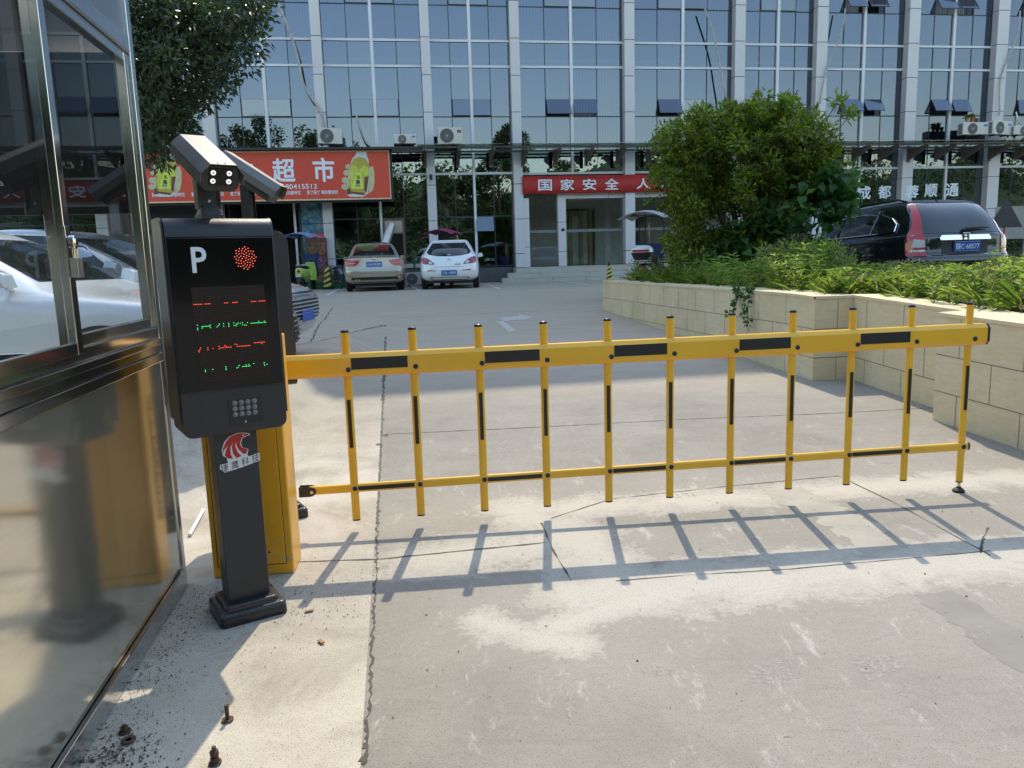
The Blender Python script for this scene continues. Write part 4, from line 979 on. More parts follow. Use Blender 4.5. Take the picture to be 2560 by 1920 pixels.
uA = fS(858, 566)[0]; uB, zz0 = fS(1186, 602); zz1 = fS(858, 566)[1]
for k in (1, 2, 3, 4, 5): lettering(sc_, '累了困了 喝东鹏特饮', uB - uA, zz1 - zz0, FM((uA + uB) / 2 - k * (uB - uA) * 1.195, (zz0 + zz1) / 2), .03)
sc_.build('sign_lettering', WHT, ssg)
SKIN = plain('print_skin', (.50, .47, .27), .5); BOT = plain('print_yellow', (.50, .56, .06), .5); BOTD = plain('print_gold', (.42, .34, .05), .5); BOTL = plain('print_glass', (.55, .60, .60), .4); INK = plain('print_ink', (.10, .012, .05), .5); GRN = plain('print_lime', (.56, .68, .08), .5); BRN = plain('print_brown', (.16, .05, .015), .5); BLU = plain('print_blue', (.04, .08, .35), .5)
ad = MB()
def ap(pts, mi, o, f=fS): ad.add([(u, -NS - o, z) for u, z in [f(*p) for p in reversed(pts)]], [tuple(range(len(pts)))], mi)
def bottle(dx, s=1.):
    f = lambda x, y: fS(x + dx, y)
    A = lambda pts, mi, o: ap(pts, mi, o, f)
    ell = lambda cx, cy, rx, ry, t=0: [(cx + rx * math.cos(a) * math.cos(t) - ry * math.sin(a) * math.sin(t), cy + rx * math.cos(a) * math.sin(t) + ry * math.sin(a) * math.cos(t)) for a in [2 * math.pi * k / 16 for k in range(16)]]
    A([(1510, 320), (1545, 315), (1560, 380), (1560, 480), (1545, 560), (1500, 600), (1495, 420)], 0, .003)
    A([(1370, 168), (1478, 163), (1480, 200), (1500, 250), (1505, 420), (1490, 600), (1440, 632), (1300, 628), (1265, 605), (1285, 450), (1300, 320), (1330, 235), (1362, 200)], 3, .004)
    A([(1340, 240), (1400, 215), (1470, 235), (1502, 290), (1503, 430), (1478, 575), (1460, 608), (1280, 590), (1300, 430), (1312, 300)], 2, .005)
    A([(1320, 300), (1370, 310), (1395, 355), (1430, 330), (1435, 300), (1500, 330), (1498, 420), (1470, 540), (1440, 380), (1400, 355), (1370, 375), (1320, 540), (1300, 440)], 1, .006)
    A([(1372, 378), (1425, 378), (1452, 545), (1318, 550)], 5, .007)
    A([(1275, 545), (1310, 545), (1320, 600), (1268, 610)], 7, .0075); A([(1458, 420), (1500, 420), (1480, 590), (1452, 560)], 7, .0062)
    A([(1300, 572), (1460, 590), (1450, 614), (1300, 594)], 6, .008)
    for i, (cx, cy, rx, ry) in enumerate(((1285, 318, 26, 26), (1272, 382, 36, 30), (1258, 460, 38, 34), (1252, 528, 36, 30))): A(ell(cx, cy, rx, ry, .2), 0, .009 + .0005 * i)
    for t, a, b, mi in (('东', (1375, 405), (1416, 448), 4), ('鹏', (1368, 455), (1414, 500), 4), ('特饮', (1360, 504), (1412, 526), 8)): put(t, a, b, .05, ad, mi, f, .010)
for dxL in (0, -2000):
    ad = MB(); bottle(dxL); ad.build('bottle_picture', [SKIN, BOT, BOTD, BOTL, INK, GRN, BRN, BRN, BLU], ssg)
rf_ = MB(); rf_.box(-14.8, uR + 1.2, -NS - .22, -.36, zT + .06, zT + .13); rf_.box(-14.8, uR + .12, -NS + .13, -NS + .2, zB - .12, zT + .05); rf_.box(uR + .12, uR + 1.2, -NS - .2, -NS - .1, zT - .05, zT + .055); rf_.build('dark_roof', plain('dark_roofing', (.03, .025, .025), .6, 0, .3, 3), ssg)
# --- red banner
NB = .42
fB = lambda x, y: fac(1000 + x * .31646, 340 + y * .31646, NB)
FMB = lambda u, z, o=.004: face_M((u, -NB - o, z), (1, 0, 0), (0, 0, 1))
bn = empty('red_banner', (0, FY, 0), FANG, 'red cloth banner with white characters over the office entrance', 'banner')
(u0, z1), (_, z0) = fB(965, 318), fB(965, 460)
bm = MB(); nseg = 60
rows = []
for z in (z1, (z0 + z1) / 2, z0):
    rows.append([(u0 + 7.6 * k / nseg, -NB + .012 * math.sin(k * 1.1) * (1 if z != z1 else .2), z + .012 * math.sin(k * .6)) for k in range(nseg + 1)])
n = nseg + 1; vs = rows[0] + rows[1] + rows[2]; bm.add(vs, [(a * n + k, (a + 1) * n + k, (a + 1) * n + k + 1, a * n + k + 1) for a in range(2) for k in range(nseg)])
bm.build('banner_cloth', REDB, bn, smooth=True, solid=.004)
for i, ch_ in enumerate('国家安全'): bt = MB(); put(ch_, (1090 + i * 175.5, 345 - i * 3), (1200 + i * 175.5, 432 - i * 3), .035, bt, 0, fB, .022, FMB); bt.build('banner_character', WHT, bn)
for i, ch_ in enumerate('人人有责'): bt = MB(); put(ch_, (1868 + i * 175.5, 335 - i * 3), (1975 + i * 175.5, 418 - i * 3), .035, bt, 0, fB, .022, FMB); bt.build('banner_character', WHT, bn)
# --- white lettering on the right hand shop window
fG = lambda x, y: fac(1960 + x * .27125, 320 + y * .27125, .012)
FMG = lambda u, z, o=.0: face_M((u, -.012 - o, z), (1, 0, 0), (0, 0, 1))
for ch_, x, y in (('成', 682, 537), ('都', 868, 530), ('顺', 1295, 515), ('通', 1492, 510)): gl_ = MB(); put(ch_, (x, y), (x + 112, y + 120), .05, gl_, 0, fG, .02, FMG); gl_.build('window_character', WHT, ob)
g2 = MB(); put('蓉', (1125, 528), (1238, 642), .05, g2, 0, lambda x, y: fac(1960 + x * .27125, 320 + y * .27125, CPROJ), .004, lambda u, z, o=0: face_M((u, -CPROJ - o, z), (1, 0, 0), (0, 0, 1))); g2.build('window_character', WHT, ob)
nt_ = MB(); nt_.box(-6.66, -6.46, -CPROJ - .003, -CPROJ - .0005, 2.15, 2.85); tag(nt_.build('paper_notice', plain('notice_paper', (.52, .52, .52), .7), ob)); 
cc = MB(); cc.box(-2.86, -2.76, -CPROJ - .12, -CPROJ, 4.55, 4.64); cc.lathe([(.05, 0), (.05, .1), (.03, .12)], 10, 0, Matrix.Translation((-2.81, -CPROJ - .13, 4.45))); cc.build('wall_camera', DKPL, ob)
ic = MB(); ic.box(2.05, 2.17, -.185, -.162, 2.52, 2.62); ic.build('entry_intercom', DKPL, ob)

# --- air conditioners standing on the canopy
def ac(name, src0, src1, n, label, rz=0., badge=None, fan='spiral', zfix=None, dep=.32):
    (u0, z1), (u1, z0) = fac(*src0, n), fac(*src1, n)
    wd, ht = u1 - u0, z1 - z0
    r = empty(name, Matrix.Rotation(FANG, 4, 'Z') @ Vector(((u0 + u1) / 2, -n, z0)) + Vector((0, FY, 0)), FANG + rz, label, 'air conditioner', 'air conditioners on the canopy and the ground')
    b = MB(); b.box(-wd / 2, wd / 2, 0, dep, .04, ht); b.build('casing', ACW, r, bevel=.012)
    for a in (-.36, .26): MB().box(wd * a, wd * (a + .1), .02, dep - .02, 0, .04).build('foot', DKPL, r)
    rad = min(wd * .33, ht * .41); cx = -wd * .13; cz = ht * .52
    Mf = Matrix.Translation((cx, -.002, cz)) @ Matrix.Rotation(R(90), 4, 'X')
    g_ = MB(); g_.lathe([(rad, 0), (rad * .98, .004), (rad * .2, .005)], 28, 0, Mf); go = g_.build('fan_recess', plain('fan_dark', (.05, .052, .055), .6), r)
    gg = MB()
    for k in range(5): 
        q = rad * (.25 + .18 * k); gg.tube([Mf @ Vector((q * math.cos(a), q * math.sin(a), .012)) for a in [2 * math.pi * t / 24 for t in range(25)]], .004, 4)
    for k in range(18):
        a = 2 * math.pi * k / 18; gg.tube([Mf @ Vector((rad * s_ * math.cos(a + s_ * .8), rad * s_ * math.sin(a + s_ * .8), .012)) for s_ in (.15, .4, .7, 1.)], .004, 4)
    gg.lathe([(rad * .17, .01), (rad * .15, .016)], 14, 0, Mf); gg.build('fan_guard', plain('guard_grey', (.30, .30, .28), .5), r)
    if badge is not None: 
        bd = MB(); bd.box(wd * .29, wd * .45, -.004, -.0005, ht * .68, ht * .84); bd.build('badge', badge, r)
    vg = MB()
    for k in range(7): vg.box(-wd / 2 - .003, -wd / 2 - .0005, .04, dep - .04, ht * (.15 + .11 * k), ht * (.15 + .11 * k) + ht * .07)
    vg.build('side_grille', DKPL, r)
    return r
ac('air_conditioner', (792.7, 319.6), (857.6, 362), 1.2, 'grimy pale air conditioner turned aside on the dark shop roof', R(14))
ac('air_conditioner', (984.2, 335.5), (1041.5, 361.5), 1.2, 'small air conditioner with a black fan and blue badge on the canopy', 0, BLUEB)
ac('air_conditioner', (1093.4, 318), (1156.7, 361.5), 1.2, 'large white air conditioner with a swirl fan guard and red badge', 0, plain('red_badge', (.25, .03, .03), .5))
ac('air_conditioner', (2409, 305.4), (2470.8, 338.6), 1.2, 'blue badged air conditioner with flower pots standing on top', 0, BLUEB)
ac('air_conditioner', (2477, 302), (2535.7, 338.6), 1.2, 'blue badged air conditioner with its slatted side turned to the lot', R(14), BLUEB)
ac('air_conditioner', (2536, 314), (2600, 338.6), 1.2, 'white air conditioner cut by the right edge of the picture', 0)
ac('air_conditioner', (1985, 316), (2078, 355), 1.2, 'air conditioner half hidden behind the top of the big shrub', 0)
p_ = atY(871, 583, 27.6); p0_ = atY(916, 612, 27.6)
acg = ac('air_conditioner', (1012, 680), (1060, 712), 2.0, 'dusty air conditioner standing on the ground between the two cars', 0)
acg.location.z = .70
# pots on an air conditioner and on the canopy
def pot(src, n, r_, mat, label, plant):
    u, z = fac(*src, n); p = Matrix.Rotation(FANG, 4, 'Z') @ Vector((u, -n + .12, z)) + Vector((0, FY, 0))
    t = empty('flower_pot', p, 0, label, 'flower pot', 'flower pots on the canopy')
    m_ = MB(); m_.lathe([(r_ * .7, 0), (r_, r_ * 1.7), (r_ * 1.08, r_ * 1.7), (r_ * 1.08, r_ * 1.9), (r_ * .9, r_ * 1.9)], 14); m_.build('pot', mat, t, smooth='auto')
    if plant:
        k = 60; D = rdir(k, 1.); leaves('foliage', np.tile(np.array([[0, 0, r_ * 1.9]]), (k, 1)) + rng.normal(0, r_ * .4, (k, 3)) * [1, 1, .6], D, rdir(k), .16, .05, LEAF_S, t)
pot((2425, 305), 1.1, .09, plain('pink_pot', (.45, .26, .22), .7), 'pale pink flower pot on the air conditioner', True)
pot((2436, 305), 1.1, .10, plain('terracotta_pot', (.34, .12, .06), .7), 'terracotta flower pot on the air conditioner, beside the pale one', True)
pot((2447, 305), 1.1, .08, plain('dark_pot', (.07, .06, .07), .7), 'dark flower pot nearest the right end of the air conditioner', False)
pot((1996, 312), 1.1, .11, plain('white_pot', (.55, .55, .55), .7), 'white flower pot just above the big shrub', False)
# refrigerant pipes hanging down the facade
def pipe(srcs, n, r_, mat, label):
    pts = []
    ctrl = [fac(*s, n) for s in srcs]
    for i in range(len(ctrl) - 1):
        for t in (0, .25, .5, .75):
            a = ctrl[max(0, i - 1)]; b = ctrl[i]; c = ctrl[i + 1]; d = ctrl[min(len(ctrl) - 1, i + 2)]
            q = [.5 * (2 * b[k] + (c[k] - a[k]) * t + (2 * a[k] - 5 * b[k] + 4 * c[k] - d[k]) * t * t + (3 * b[k] - a[k] - 3 * c[k] + d[k]) * t ** 3) for k in (0, 1)]
            pts.append((q[0], -n - .04 * math.sin(len(pts) * .5), q[1]))
    pts.append((ctrl[-1][0], -n, ctrl[-1][1]))
    m_ = MB(); m_.tube(pts, r_, 8); o = m_.build('coolant_pipe', mat, None, smooth='auto'); o.location = (0, FY, 0); o.rotation_euler = (0, 0, FANG)
    tag(o, label, 'pipe', 'coolant pipes hanging on the facade')
pipe([(695, 8), (712, 50), (735, 110), (748, 160), (757, 205), (775, 240), (797, 270), (808, 300), (810, 322)], .42, .045, PIPE, 'wrapped pipe hanging to the grimy air conditioner at left')
pipe([(891, 288), (900, 320), (912, 350), (925, 365)], .42, .035, PIPE, 'short pale pipe dropping from an open vent near the shop sign')
pipe([(1762, 22), (1780, 75), (1795, 135), (1806, 200), (1814, 240), (1815, 275)], .42, .032, PIPE, 'pale wrapped pipe curving down behind the big shrub')
pipe([(2113, 22), (2105, 70), (2090, 120), (2070, 165), (2055, 215), (2050, 260)], .42, .03, PIPE, 'thin pale pipe beside the column right of the shrub')
pipe([(2550, 28), (2540, 90), (2515, 160), (2500, 215), (2497, 290)], .42, .03, PIPE, 'pale pipe running down near the right edge of the picture')
pipe([(2540, 280), (2543, 300), (2556, 312)], .5, .03, ALUW, 'white looped pipe over the last air conditioner on the right')
# flexible duct, cones, chest, boxes
def put_on(sx, sy, n): u, z = fac(sx, sy, n); return Matrix.Rotation(FANG, 4, 'Z') @ Vector((u, -n, z)) + Vector((0, FY, 0))
du_ = MB(); a, b = put_on(978, 563, .3), put_on(962, 612, .9); P = [a.lerp(b, k / 40) for k in range(41)]
du_.tube(P, [.15 + .012 * (k % 2) for k in range(41)], 14); tag(du_.build('exhaust_duct', plain('foil_duct', (.55, .55, .55), .35, .8), smooth=False), 'silver corrugated duct slanting down behind the champagne car', 'duct')
# ---------------------------------------------------------------- cars (local: front +y, right +x, ground z=0)
class Body:
    """a car body as stacked rounded rings; rows: z_rear, z_front, half width, y_rear, y_front, roundness"""
    def __init__(s, rows): s.rows = rows
    def at(s, L):
        L = min(len(s.rows) - 1.0, max(0., L)); i = min(int(L), len(s.rows) - 2); t = L - i
        return [a + (b - a) * t for a, b in zip(s.rows[i], s.rows[i + 1])]
    def ring(s, L, n=72):
        zr, zf, hw, yr, yf, e = s.at(L); m, hl = (yr + yf) / 2, (yf - yr) / 2; o = []
        for k in range(n):
            a = 2 * math.pi * k / n; c, q = math.cos(a), math.sin(a)
            x = hw * math.copysign(abs(c) ** (2 / e), c); y = m + hl * math.copysign(abs(q) ** (2 / (e * 2.6)), q)
            o.append((x, y, zr + (zf - zr) * (y - yr) / (yf - yr)))
        return o
    def rear(s, x, z, front=False):
        lo, hi = 0., len(s.rows) - 1.
        for _ in range(30):
            m = (lo + hi) / 2
            if s.at(m)[1 if front else 0] < z: lo = m
            else: hi = m
        zr, zf, hw, yr, yf, e = s.at(lo); m, hl = (yr + yf) / 2, (yf - yr) / 2
        q = max(0., 1 - min(1., abs(x) / hw) ** e) ** (1 / (e * 2.6))
        return Vector((x, m + hl * q if front else m - hl * q, z))
    def side(s, y, z, sx):
        lo, hi = 0., len(s.rows) - 1.
        zz = lambda L: (lambda r: r[0] + (r[1] - r[0]) * (y - r[3]) / (r[4] - r[3]))(s.at(L))
        for _ in range(30):
            m = (lo + hi) / 2
            if zz(m) < z: lo = m
            else: hi = m
        zr, zf, hw, yr, yf, e = s.at(lo); m, hl = (yr + yf) / 2, (yf - yr) / 2
        return Vector((sx * hw * max(0., 1 - min(1., abs((y - m) / hl)) ** (e * 2.6)) ** (1 / e), y, z))
def grid_poly(poly, step):
    bm = bmesh.new(); f = bm.faces.new([bm.verts.new((x, y, 0)) for x, y in poly])
    xs = [p[0] for p in poly]; ys = [p[1] for p in poly]
    for ax, a, b in ((0, min(xs), max(xs)), (1, min(ys), max(ys))):
        q = a + step
        while q < b - step * .3:
            co = [0, 0, 0]; co[ax] = q; no = [0, 0, 0]; no[ax] = 1
            bmesh.ops.bisect_plane(bm, geom=bm.verts[:] + bm.edges[:] + bm.faces[:], plane_co=co, plane_no=no); q += step
    bm.verts.index_update(); v = [(p.co.x, p.co.y) for p in bm.verts]; fs = [tuple(q.index for q in p.verts) for p in bm.faces]; bm.free(); return v, fs
def patch(B, kind, poly, off, name, mat, parent, step=.09, sx=1, thick=.012):
    v, fs = grid_poly(poly, step); P = []
    for a, b in v:
        if kind == 'side': p = B.side(a, b, sx); q = B.side(a + .01, b, sx) - p; r = B.side(a, b + .01, sx) - p; ref = Vector((sx, 0, 0))
        else:
            fr = kind == 'front'; p = B.rear(a, b, fr); q = B.rear(a + .01, b, fr) - p; r = B.rear(a, b + .01, fr) - p; ref = Vector((0, 1 if fr else -1, 0))
        n = q.cross(r)
        n = n.normalized() if n.length > 1e-9 else ref
        if n.dot(ref) < 0: n = -n
        if n.dot(ref) < .2: n = (n + ref).normalized()
        P.append((p + n * off, p + n * (off - thick)))
    k = len(P); mb = MB(); mb.v = [tuple(a) for a, _ in P] + [tuple(b) for _, b in P]
    flip = (kind == 'side' and sx < 0) or kind == 'front'
    mb.f = [tuple(reversed(f)) if flip else f for f in fs]
    from collections import Counter
    ed = Counter(); od = {}
    for f in mb.f:
        for a, b in zip(f, f[1:] + f[:1]): ed[frozenset((a, b))] += 1; od[frozenset((a, b))] = (a, b)
    mb.f += [(b, a, a + k, b + k) for key, c in ed.items() if c == 1 for a, b in [od[key]]]
    mb.m = [0] * len(mb.f)
    return mb.build(name, mat, parent, smooth='auto')
def smooth_rows(rows, k=3):
    out = []
    for i in range(len(rows) - 1):
        p0, p1, p2, p3 = rows[max(0, i - 1)], rows[i], rows[i + 1], rows[min(len(rows) - 1, i + 2)]
        for j in range(k):
            t = j / k; r = []
            for a, b, c, d in zip(p0, p1, p2, p3):
                v = .5 * (2 * b + (c - a) * t + (2 * a - 5 * b + 4 * c - d) * t * t + (3 * b - a - 3 * c + d) * t ** 3)
                r.append(min(max(v, min(b, c) - .01), max(b, c) + .01))
            out.append(r)
    out.append(list(rows[-1]))
    for i in range(1, len(out)):          # keep heights rising
        for q in (0, 1): out[i][q] = max(out[i][q], out[i - 1][q] + .0005)
    return out
def car(name, loc, rz, label, rows, paint, wheels, wr=.32, tw=.80):
    r = empty(name, loc, rz, label, 'car'); B = Body(smooth_rows(rows))
    mb = MB(); mb.loft([B.ring(L) for L in range(len(B.rows))]); mb.build('body', paint, r, smooth=True)
    for wy in wheels:
        for sx in (-1, 1):
            ar = MB(); n = 24; R0 = wr + .05
            pts = [(wy + R0 * math.cos(a), wr + R0 * math.sin(a)) for a in [math.pi * k / n * 1.16 - .08 * math.pi for k in range(n + 1)]]
            patch(B, 'side', pts if sx > 0 else pts, .004, 'wheel_arch', DKPL, r, .12, sx)
            w_ = MB(); M = Matrix.Translation((sx * (tw + .085), wy, wr)) @ Matrix.Rotation(R(90) * sx, 4, 'Y')
            w_.lathe([(wr * .62, -.20), (wr * .97, -.19), (wr, -.15), (wr, -.06), (wr * .96, -.015), (wr * .66, .0), (wr * .64, -.02)], 28, 0, M)
            wo = w_.build('wheel', TYRE, r, smooth='auto')
            rm = MB(); rm.lathe([(wr * .64, -.03), (wr * .6, -.025), (wr * .2, -.035), (wr * .12, -.02)], 24, 0, M)
            for k in range(5):
                a = 2 * math.pi * k / 5; rm.tube([M @ Vector((wr * .12 * math.cos(a), wr * .12 * math.sin(a), -.02)), M @ Vector((wr * .62 * math.cos(a), wr * .62 * math.sin(a), -.012))], .022, 6)
            rm.build('rim', RIMM, wo, smooth='auto')
    us = MB(); us.box(-tw + .1, tw - .1, wheels[0] - .5, wheels[1] + .5, .18, .34); us.build('underbody', DKPL, r)
    return r, B
def plate(parent, p, right, text, wd=.44, ht=.14, tilt=0.):
    M = face_M(p, right, (0, 0, 1)) @ Matrix.Rotation(-tilt, 4, 'X')
    mb = MB(); mb.box(-wd / 2, wd / 2, -ht / 2, ht / 2, -.008, 0, 0, M); mb.box(-wd / 2 - .008, wd / 2 + .008, -ht / 2 - .008, ht / 2 + .008, -.016, -.0085, 1, M)
    o = mb.build('number_plate', [PLATE, DKPL], parent)
    t = MB(); lettering(t, text, wd * .90, ht * .66, M @ Matrix.Translation((0, 0, .002)), .02)
    for a in (ht / 2 - .007, -ht / 2 + .004): t.box(-wd / 2 + .005, wd / 2 - .005, a, a + .003, .0005, .0015, 0, M)
    t.build('plate_lettering', WHT, o); return o
def mirror(parent, B, y, z, paint, out=.16):
    for sx in (-1, 1):
        b = B.side(y, z, sx); m = MB()
        prof = [(0, 0), (out * .4, -.01), (out, .0), (out + .03, .06), (out * .9, .125), (out * .35, .12)]
        m.tube([b + Vector((sx * -.02, 0, 0)), b + Vector((sx * .07, .0, .02))], .02, 8)
        m.loft([[(b.x + sx * (.03 + px), y + yy, b.z + pz * sc1_ + .02) for px, pz in prof] for yy, sc1_ in ((-.045, 1.), (.0, 1.02), (.07, .75))])
        m.build('door_mirror', paint, parent, smooth='auto', bevel=.012)
mirx = lambda poly: [(-x, y) for x, y in reversed(poly)]

# champagne saloon seen from behind
rows = [(.24, .24, .74, -2.22, 2.2, 6), (.32, .30, .86, -2.34, 2.30, 6), (.44, .44, .895, -2.385, 2.37, 6), (.60, .58, .905, -2.40, 2.36, 6), (.665, .64, .905, -2.375, 2.34, 6), (.72, .68, .905, -2.345, 2.32, 6),
        (.93, .78, .895, -2.315, 2.18, 5.5), (.985, .82, .875, -2.30, 2.0, 5), (1.01, .87, .82, -2.20, 1.55, 4.6), (1.045, .97, .775, -1.80, 1.02, 4.6), (1.20, 1.16, .705, -1.42, .62, 4.4), (1.36, 1.33, .62, -1.0, .22, 4.2), (1.44, 1.43, .55, -.72, .0, 4), (1.468, 1.46, .42, -.55, -.2, 3.6)]
a_, b_ = gr(745, 628), gr(862, 624); cpos = (a_ + b_) / 2
fwd = Vector((-math.sin(FANG), math.cos(FANG)))
s_, B = car('saloon_car', (cpos.x + .02, cpos.y + .60, .68), R(9.5), 'champagne saloon parked tail out by the shop sign, red lamps and blue plate', rows, CHAMP, (-1.38, 1.42))
patch(B, 'rear', [(-.63, 1.075), (.63, 1.075), (.58, 1.25), (.50, 1.385), (-.50, 1.385), (-.58, 1.25)], .006, 'rear_window', CARGL, s_)
patch(B, 'rear', [(-.66, 1.065), (.66, 1.065), (.66, 1.073), (-.66, 1.073)], .006, 'window_trim', DKPL, s_)
for f_ in (lambda p: p, mirx):
    t_ = patch(B, 'rear', f_([(-.885, .74), (-.60, .745), (-.50, .80), (-.42, .905), (-.62, .935), (-.885, .955)]), .008, 'tail_lamp', TAIL, s_)
    patch(B, 'rear', f_([(-.84, .825), (-.56, .83), (-.52, .855), (-.84, .852)]), .0115, 'lamp_strip', plain('pale_red_lens', (.50, .16, .14), .15, 0, .05, 2, .6), t_)
    patch(B, 'rear', f_([(-.62, .925), (-.50, .92), (-.46, .96), (-.60, .965)]), .003, 'model_badge', CHROME, s_, thick=.004) if False else None
patch(B, 'rear', [(-.55, .675), (.55, .675), (.55, .683), (-.55, .683)], .004, 'boot_trim', CHROME, s_)
patch(B, 'rear', [(-.62, .27), (.62, .27), (.70, .36), (.66, .43), (-.66, .43), (-.70, .36)], .006, 'rear_diffuser', DKPL, s_)
patch(B, 'rear', [(-.86, .535), (.86, .535), (.86, .545), (-.86, .545)], .003, 'bumper_trim', plain('dark_champagne_trim', (.20, .18, .14), .3), s_)  # thin line of darker champagne across the bumper
for f_ in (lambda p: p, mirx): patch(B, 'rear', f_([(-.84, .455), (-.62, .452), (-.60, .475), (-.84, .478)]), .006, 'reflector', TAIL, s_)
pp = B.rear(0, .80); plate(s_, pp + Vector((0, -.02, 0)), (1, 0, 0), '川A·F3Q98')
lb_ = MB(); lb_.lathe([(.042, 0), (.042, .006), (.03, .009)], 18, 0, Matrix.Translation(B.rear(0, .945)) @ Matrix.Rotation(R(90), 4, 'X')); lb_.build('boot_emblem', CHROME, s_)
ex = MB()
for x in (-.55, -.46): ex.lathe([(.030, 0), (.030, .03), (.024, .03), (.024, .005)], 14, 0, Matrix.Translation(B.rear(x, .36)) @ Matrix.Rotation(R(90), 4, 'X'))
ex.build('exhaust_pipe', CHROME, s_)
mirror(s_, B, .75, .93, CHAMP)
for sx in (-1, 1): patch(B, 'side', [(-1.3, 1.08), (.5, 1.03), (.15, 1.34), (-.75, 1.37)], .005, 'side_window', CARGL, s_, .12, sx)
ae = MB(); ae.box(-.18, -.06, -.72, -.60, 1.455, 1.50); ae.build('roof_tag', WHT, s_) if False else None

# white hatchback
rows = [(.25, .24, .72, -1.98, 2.1, 5), (.34, .30, .85, -2.13, 2.22, 5), (.50, .48, .885, -2.19, 2.28, 5), (.68, .60, .89, -2.17, 2.27, 5), (.80, .70, .885, -2.13, 2.2, 5), (.95, .78, .87, -2.05, 1.95, 4.8), (1.02, .84, .84, -2.0, 1.6, 4.6), (1.08, .98, .775, -1.93, 1.05, 4.4), (1.22, 1.18, .70, -1.78, .65, 4.2), (1.36, 1.34, .62, -1.56, .30, 4.), (1.45, 1.43, .55, -1.38, .05, 3.8), (1.475, 1.462, .43, -1.1, -.15, 3.4)]
a_, b_ = gr(920, 622), gr(1035, 619); cpos = (a_ + b_) / 2
h_, B = car('hatchback_car', (cpos.x - .02, cpos.y + .35, .68), R(2.0), 'white hatchback parked tail out between the champagne car and the steps', rows, WHCAR, (-1.32, 1.32))
patch(B, 'rear', [(-.60, 1.03), (-.35, .985), (0, .97), (.35, .985), (.60, 1.03), (.66, 1.10), (.54, 1.30), (.50, 1.37), (-.50, 1.37), (-.54, 1.30), (-.66, 1.10)], .006, 'rear_window', CARGL, h_)
patch(B, 'rear', [(-.52, 1.39), (.52, 1.39), (.48, 1.43), (-.48, 1.43)], .03, 'roof_spoiler', WHCAR, h_, thick=.03)
for f_ in (lambda p: p, mirx):
    t_ = patch(B, 'rear', f_([(-.86, .80), (-.70, .75), (-.46, .735), (-.42, .755), (-.55, .87), (-.68, .94), (-.855, .97)]), .008, 'tail_lamp', LENS if False else plain('smoked_red_lens', (.16, .05, .045), .1, 0, .1, 3, .8), h_)
    patch(B, 'rear', f_([(-.82, .83), (-.68, .80), (-.62, .84), (-.68, .91), (-.81, .92)]), .0115, 'red_lens', TAIL, t_)
    patch(B, 'rear', f_([(-.60, .765), (-.47, .75), (-.53, .82), (-.58, .85)]), .0115, 'clear_lens', LENS, t_)
    patch(B, 'rear', f_([(-.66, .545), (-.40, .545), (-.38, .56), (-.62, .575)]), .006, 'reflector', TAIL, h_)
patch(B, 'rear', [(-.45, .66), (.45, .66), (.45, .668), (-.45, .668)], .003, 'hatch_gap', DKPL, h_)
patch(B, 'rear', [(-.52, .27), (.52, .27), (.60, .33), (.52, .36), (-.52, .36), (-.60, .33)], .006, 'rear_diffuser', DKPL, h_)
pp = B.rear(0, .485); plate(h_, pp + Vector((0, -.02, 0)), (1, 0, 0), '川L·19J93')
em = MB(); Me = Matrix.Translation(B.rear(0, .865) + Vector((0, -.004, 0))) @ Matrix.Rotation(R(90), 4, 'X')
em.tube([Me @ Vector((.065 * math.cos(a), .045 * math.sin(a), .004)) for a in [2 * math.pi * k / 24 for k in range(25)]], .007, 6); em.tube([Me @ Vector(p) for p in ((-.055, .02, .004), (-.02, .015, .004), (0, -.02, .004), (.02, .015, .004), (.055, .02, .004))], .007, 6); em.build('hatch_emblem', CHROME, h_)
sk_ = MB(); lettering(sk_, '●▲●▲', .20, .05, face_M(B.rear(.24, .74) + Vector((0, -.012, 0)), (1, 0, 0), (0, 0, 1)), 0) if False else sk_.box(.16, .34, B.rear(.25, .73).y - .006, B.rear(.25, .73).y - .003, .715, .718)
for k in range(6): x = .17 + .03 * k; y = B.rear(.25, .73).y - .009; sk_.box(x, x + .014, y, y + .003, .719, .74 + .012 * (k % 3)); 
sk_.build('family_sticker', DKPL, h_)
wp = MB(); q = B.rear(-.05, 1.02); wp.tube([q + Vector((0, -.02, 0)), q + Vector((-.15, -.025, .03)), q + Vector((-.42, -.02, .035))], [.03, .018, .008], 8); wp.build('rear_wiper', DKPL, h_)
ex = MB(); ex.lathe([(.045, 0), (.045, .05), (.036, .05), (.036, .005)], 16, 0, Matrix.Translation(B.rear(-.52, .335)) @ Matrix.Rotation(R(90), 4, 'X')); ex.build('exhaust_pipe', CHROME, h_)
mirror(h_, B, .72, .93, WHCAR)
for sx in (-1, 1): patch(B, 'side', [(-1.55, 1.12), (.5, 1.03), (.15, 1.33), (-1.1, 1.38)], .005, 'side_window', CARGL, h_, .12, sx)

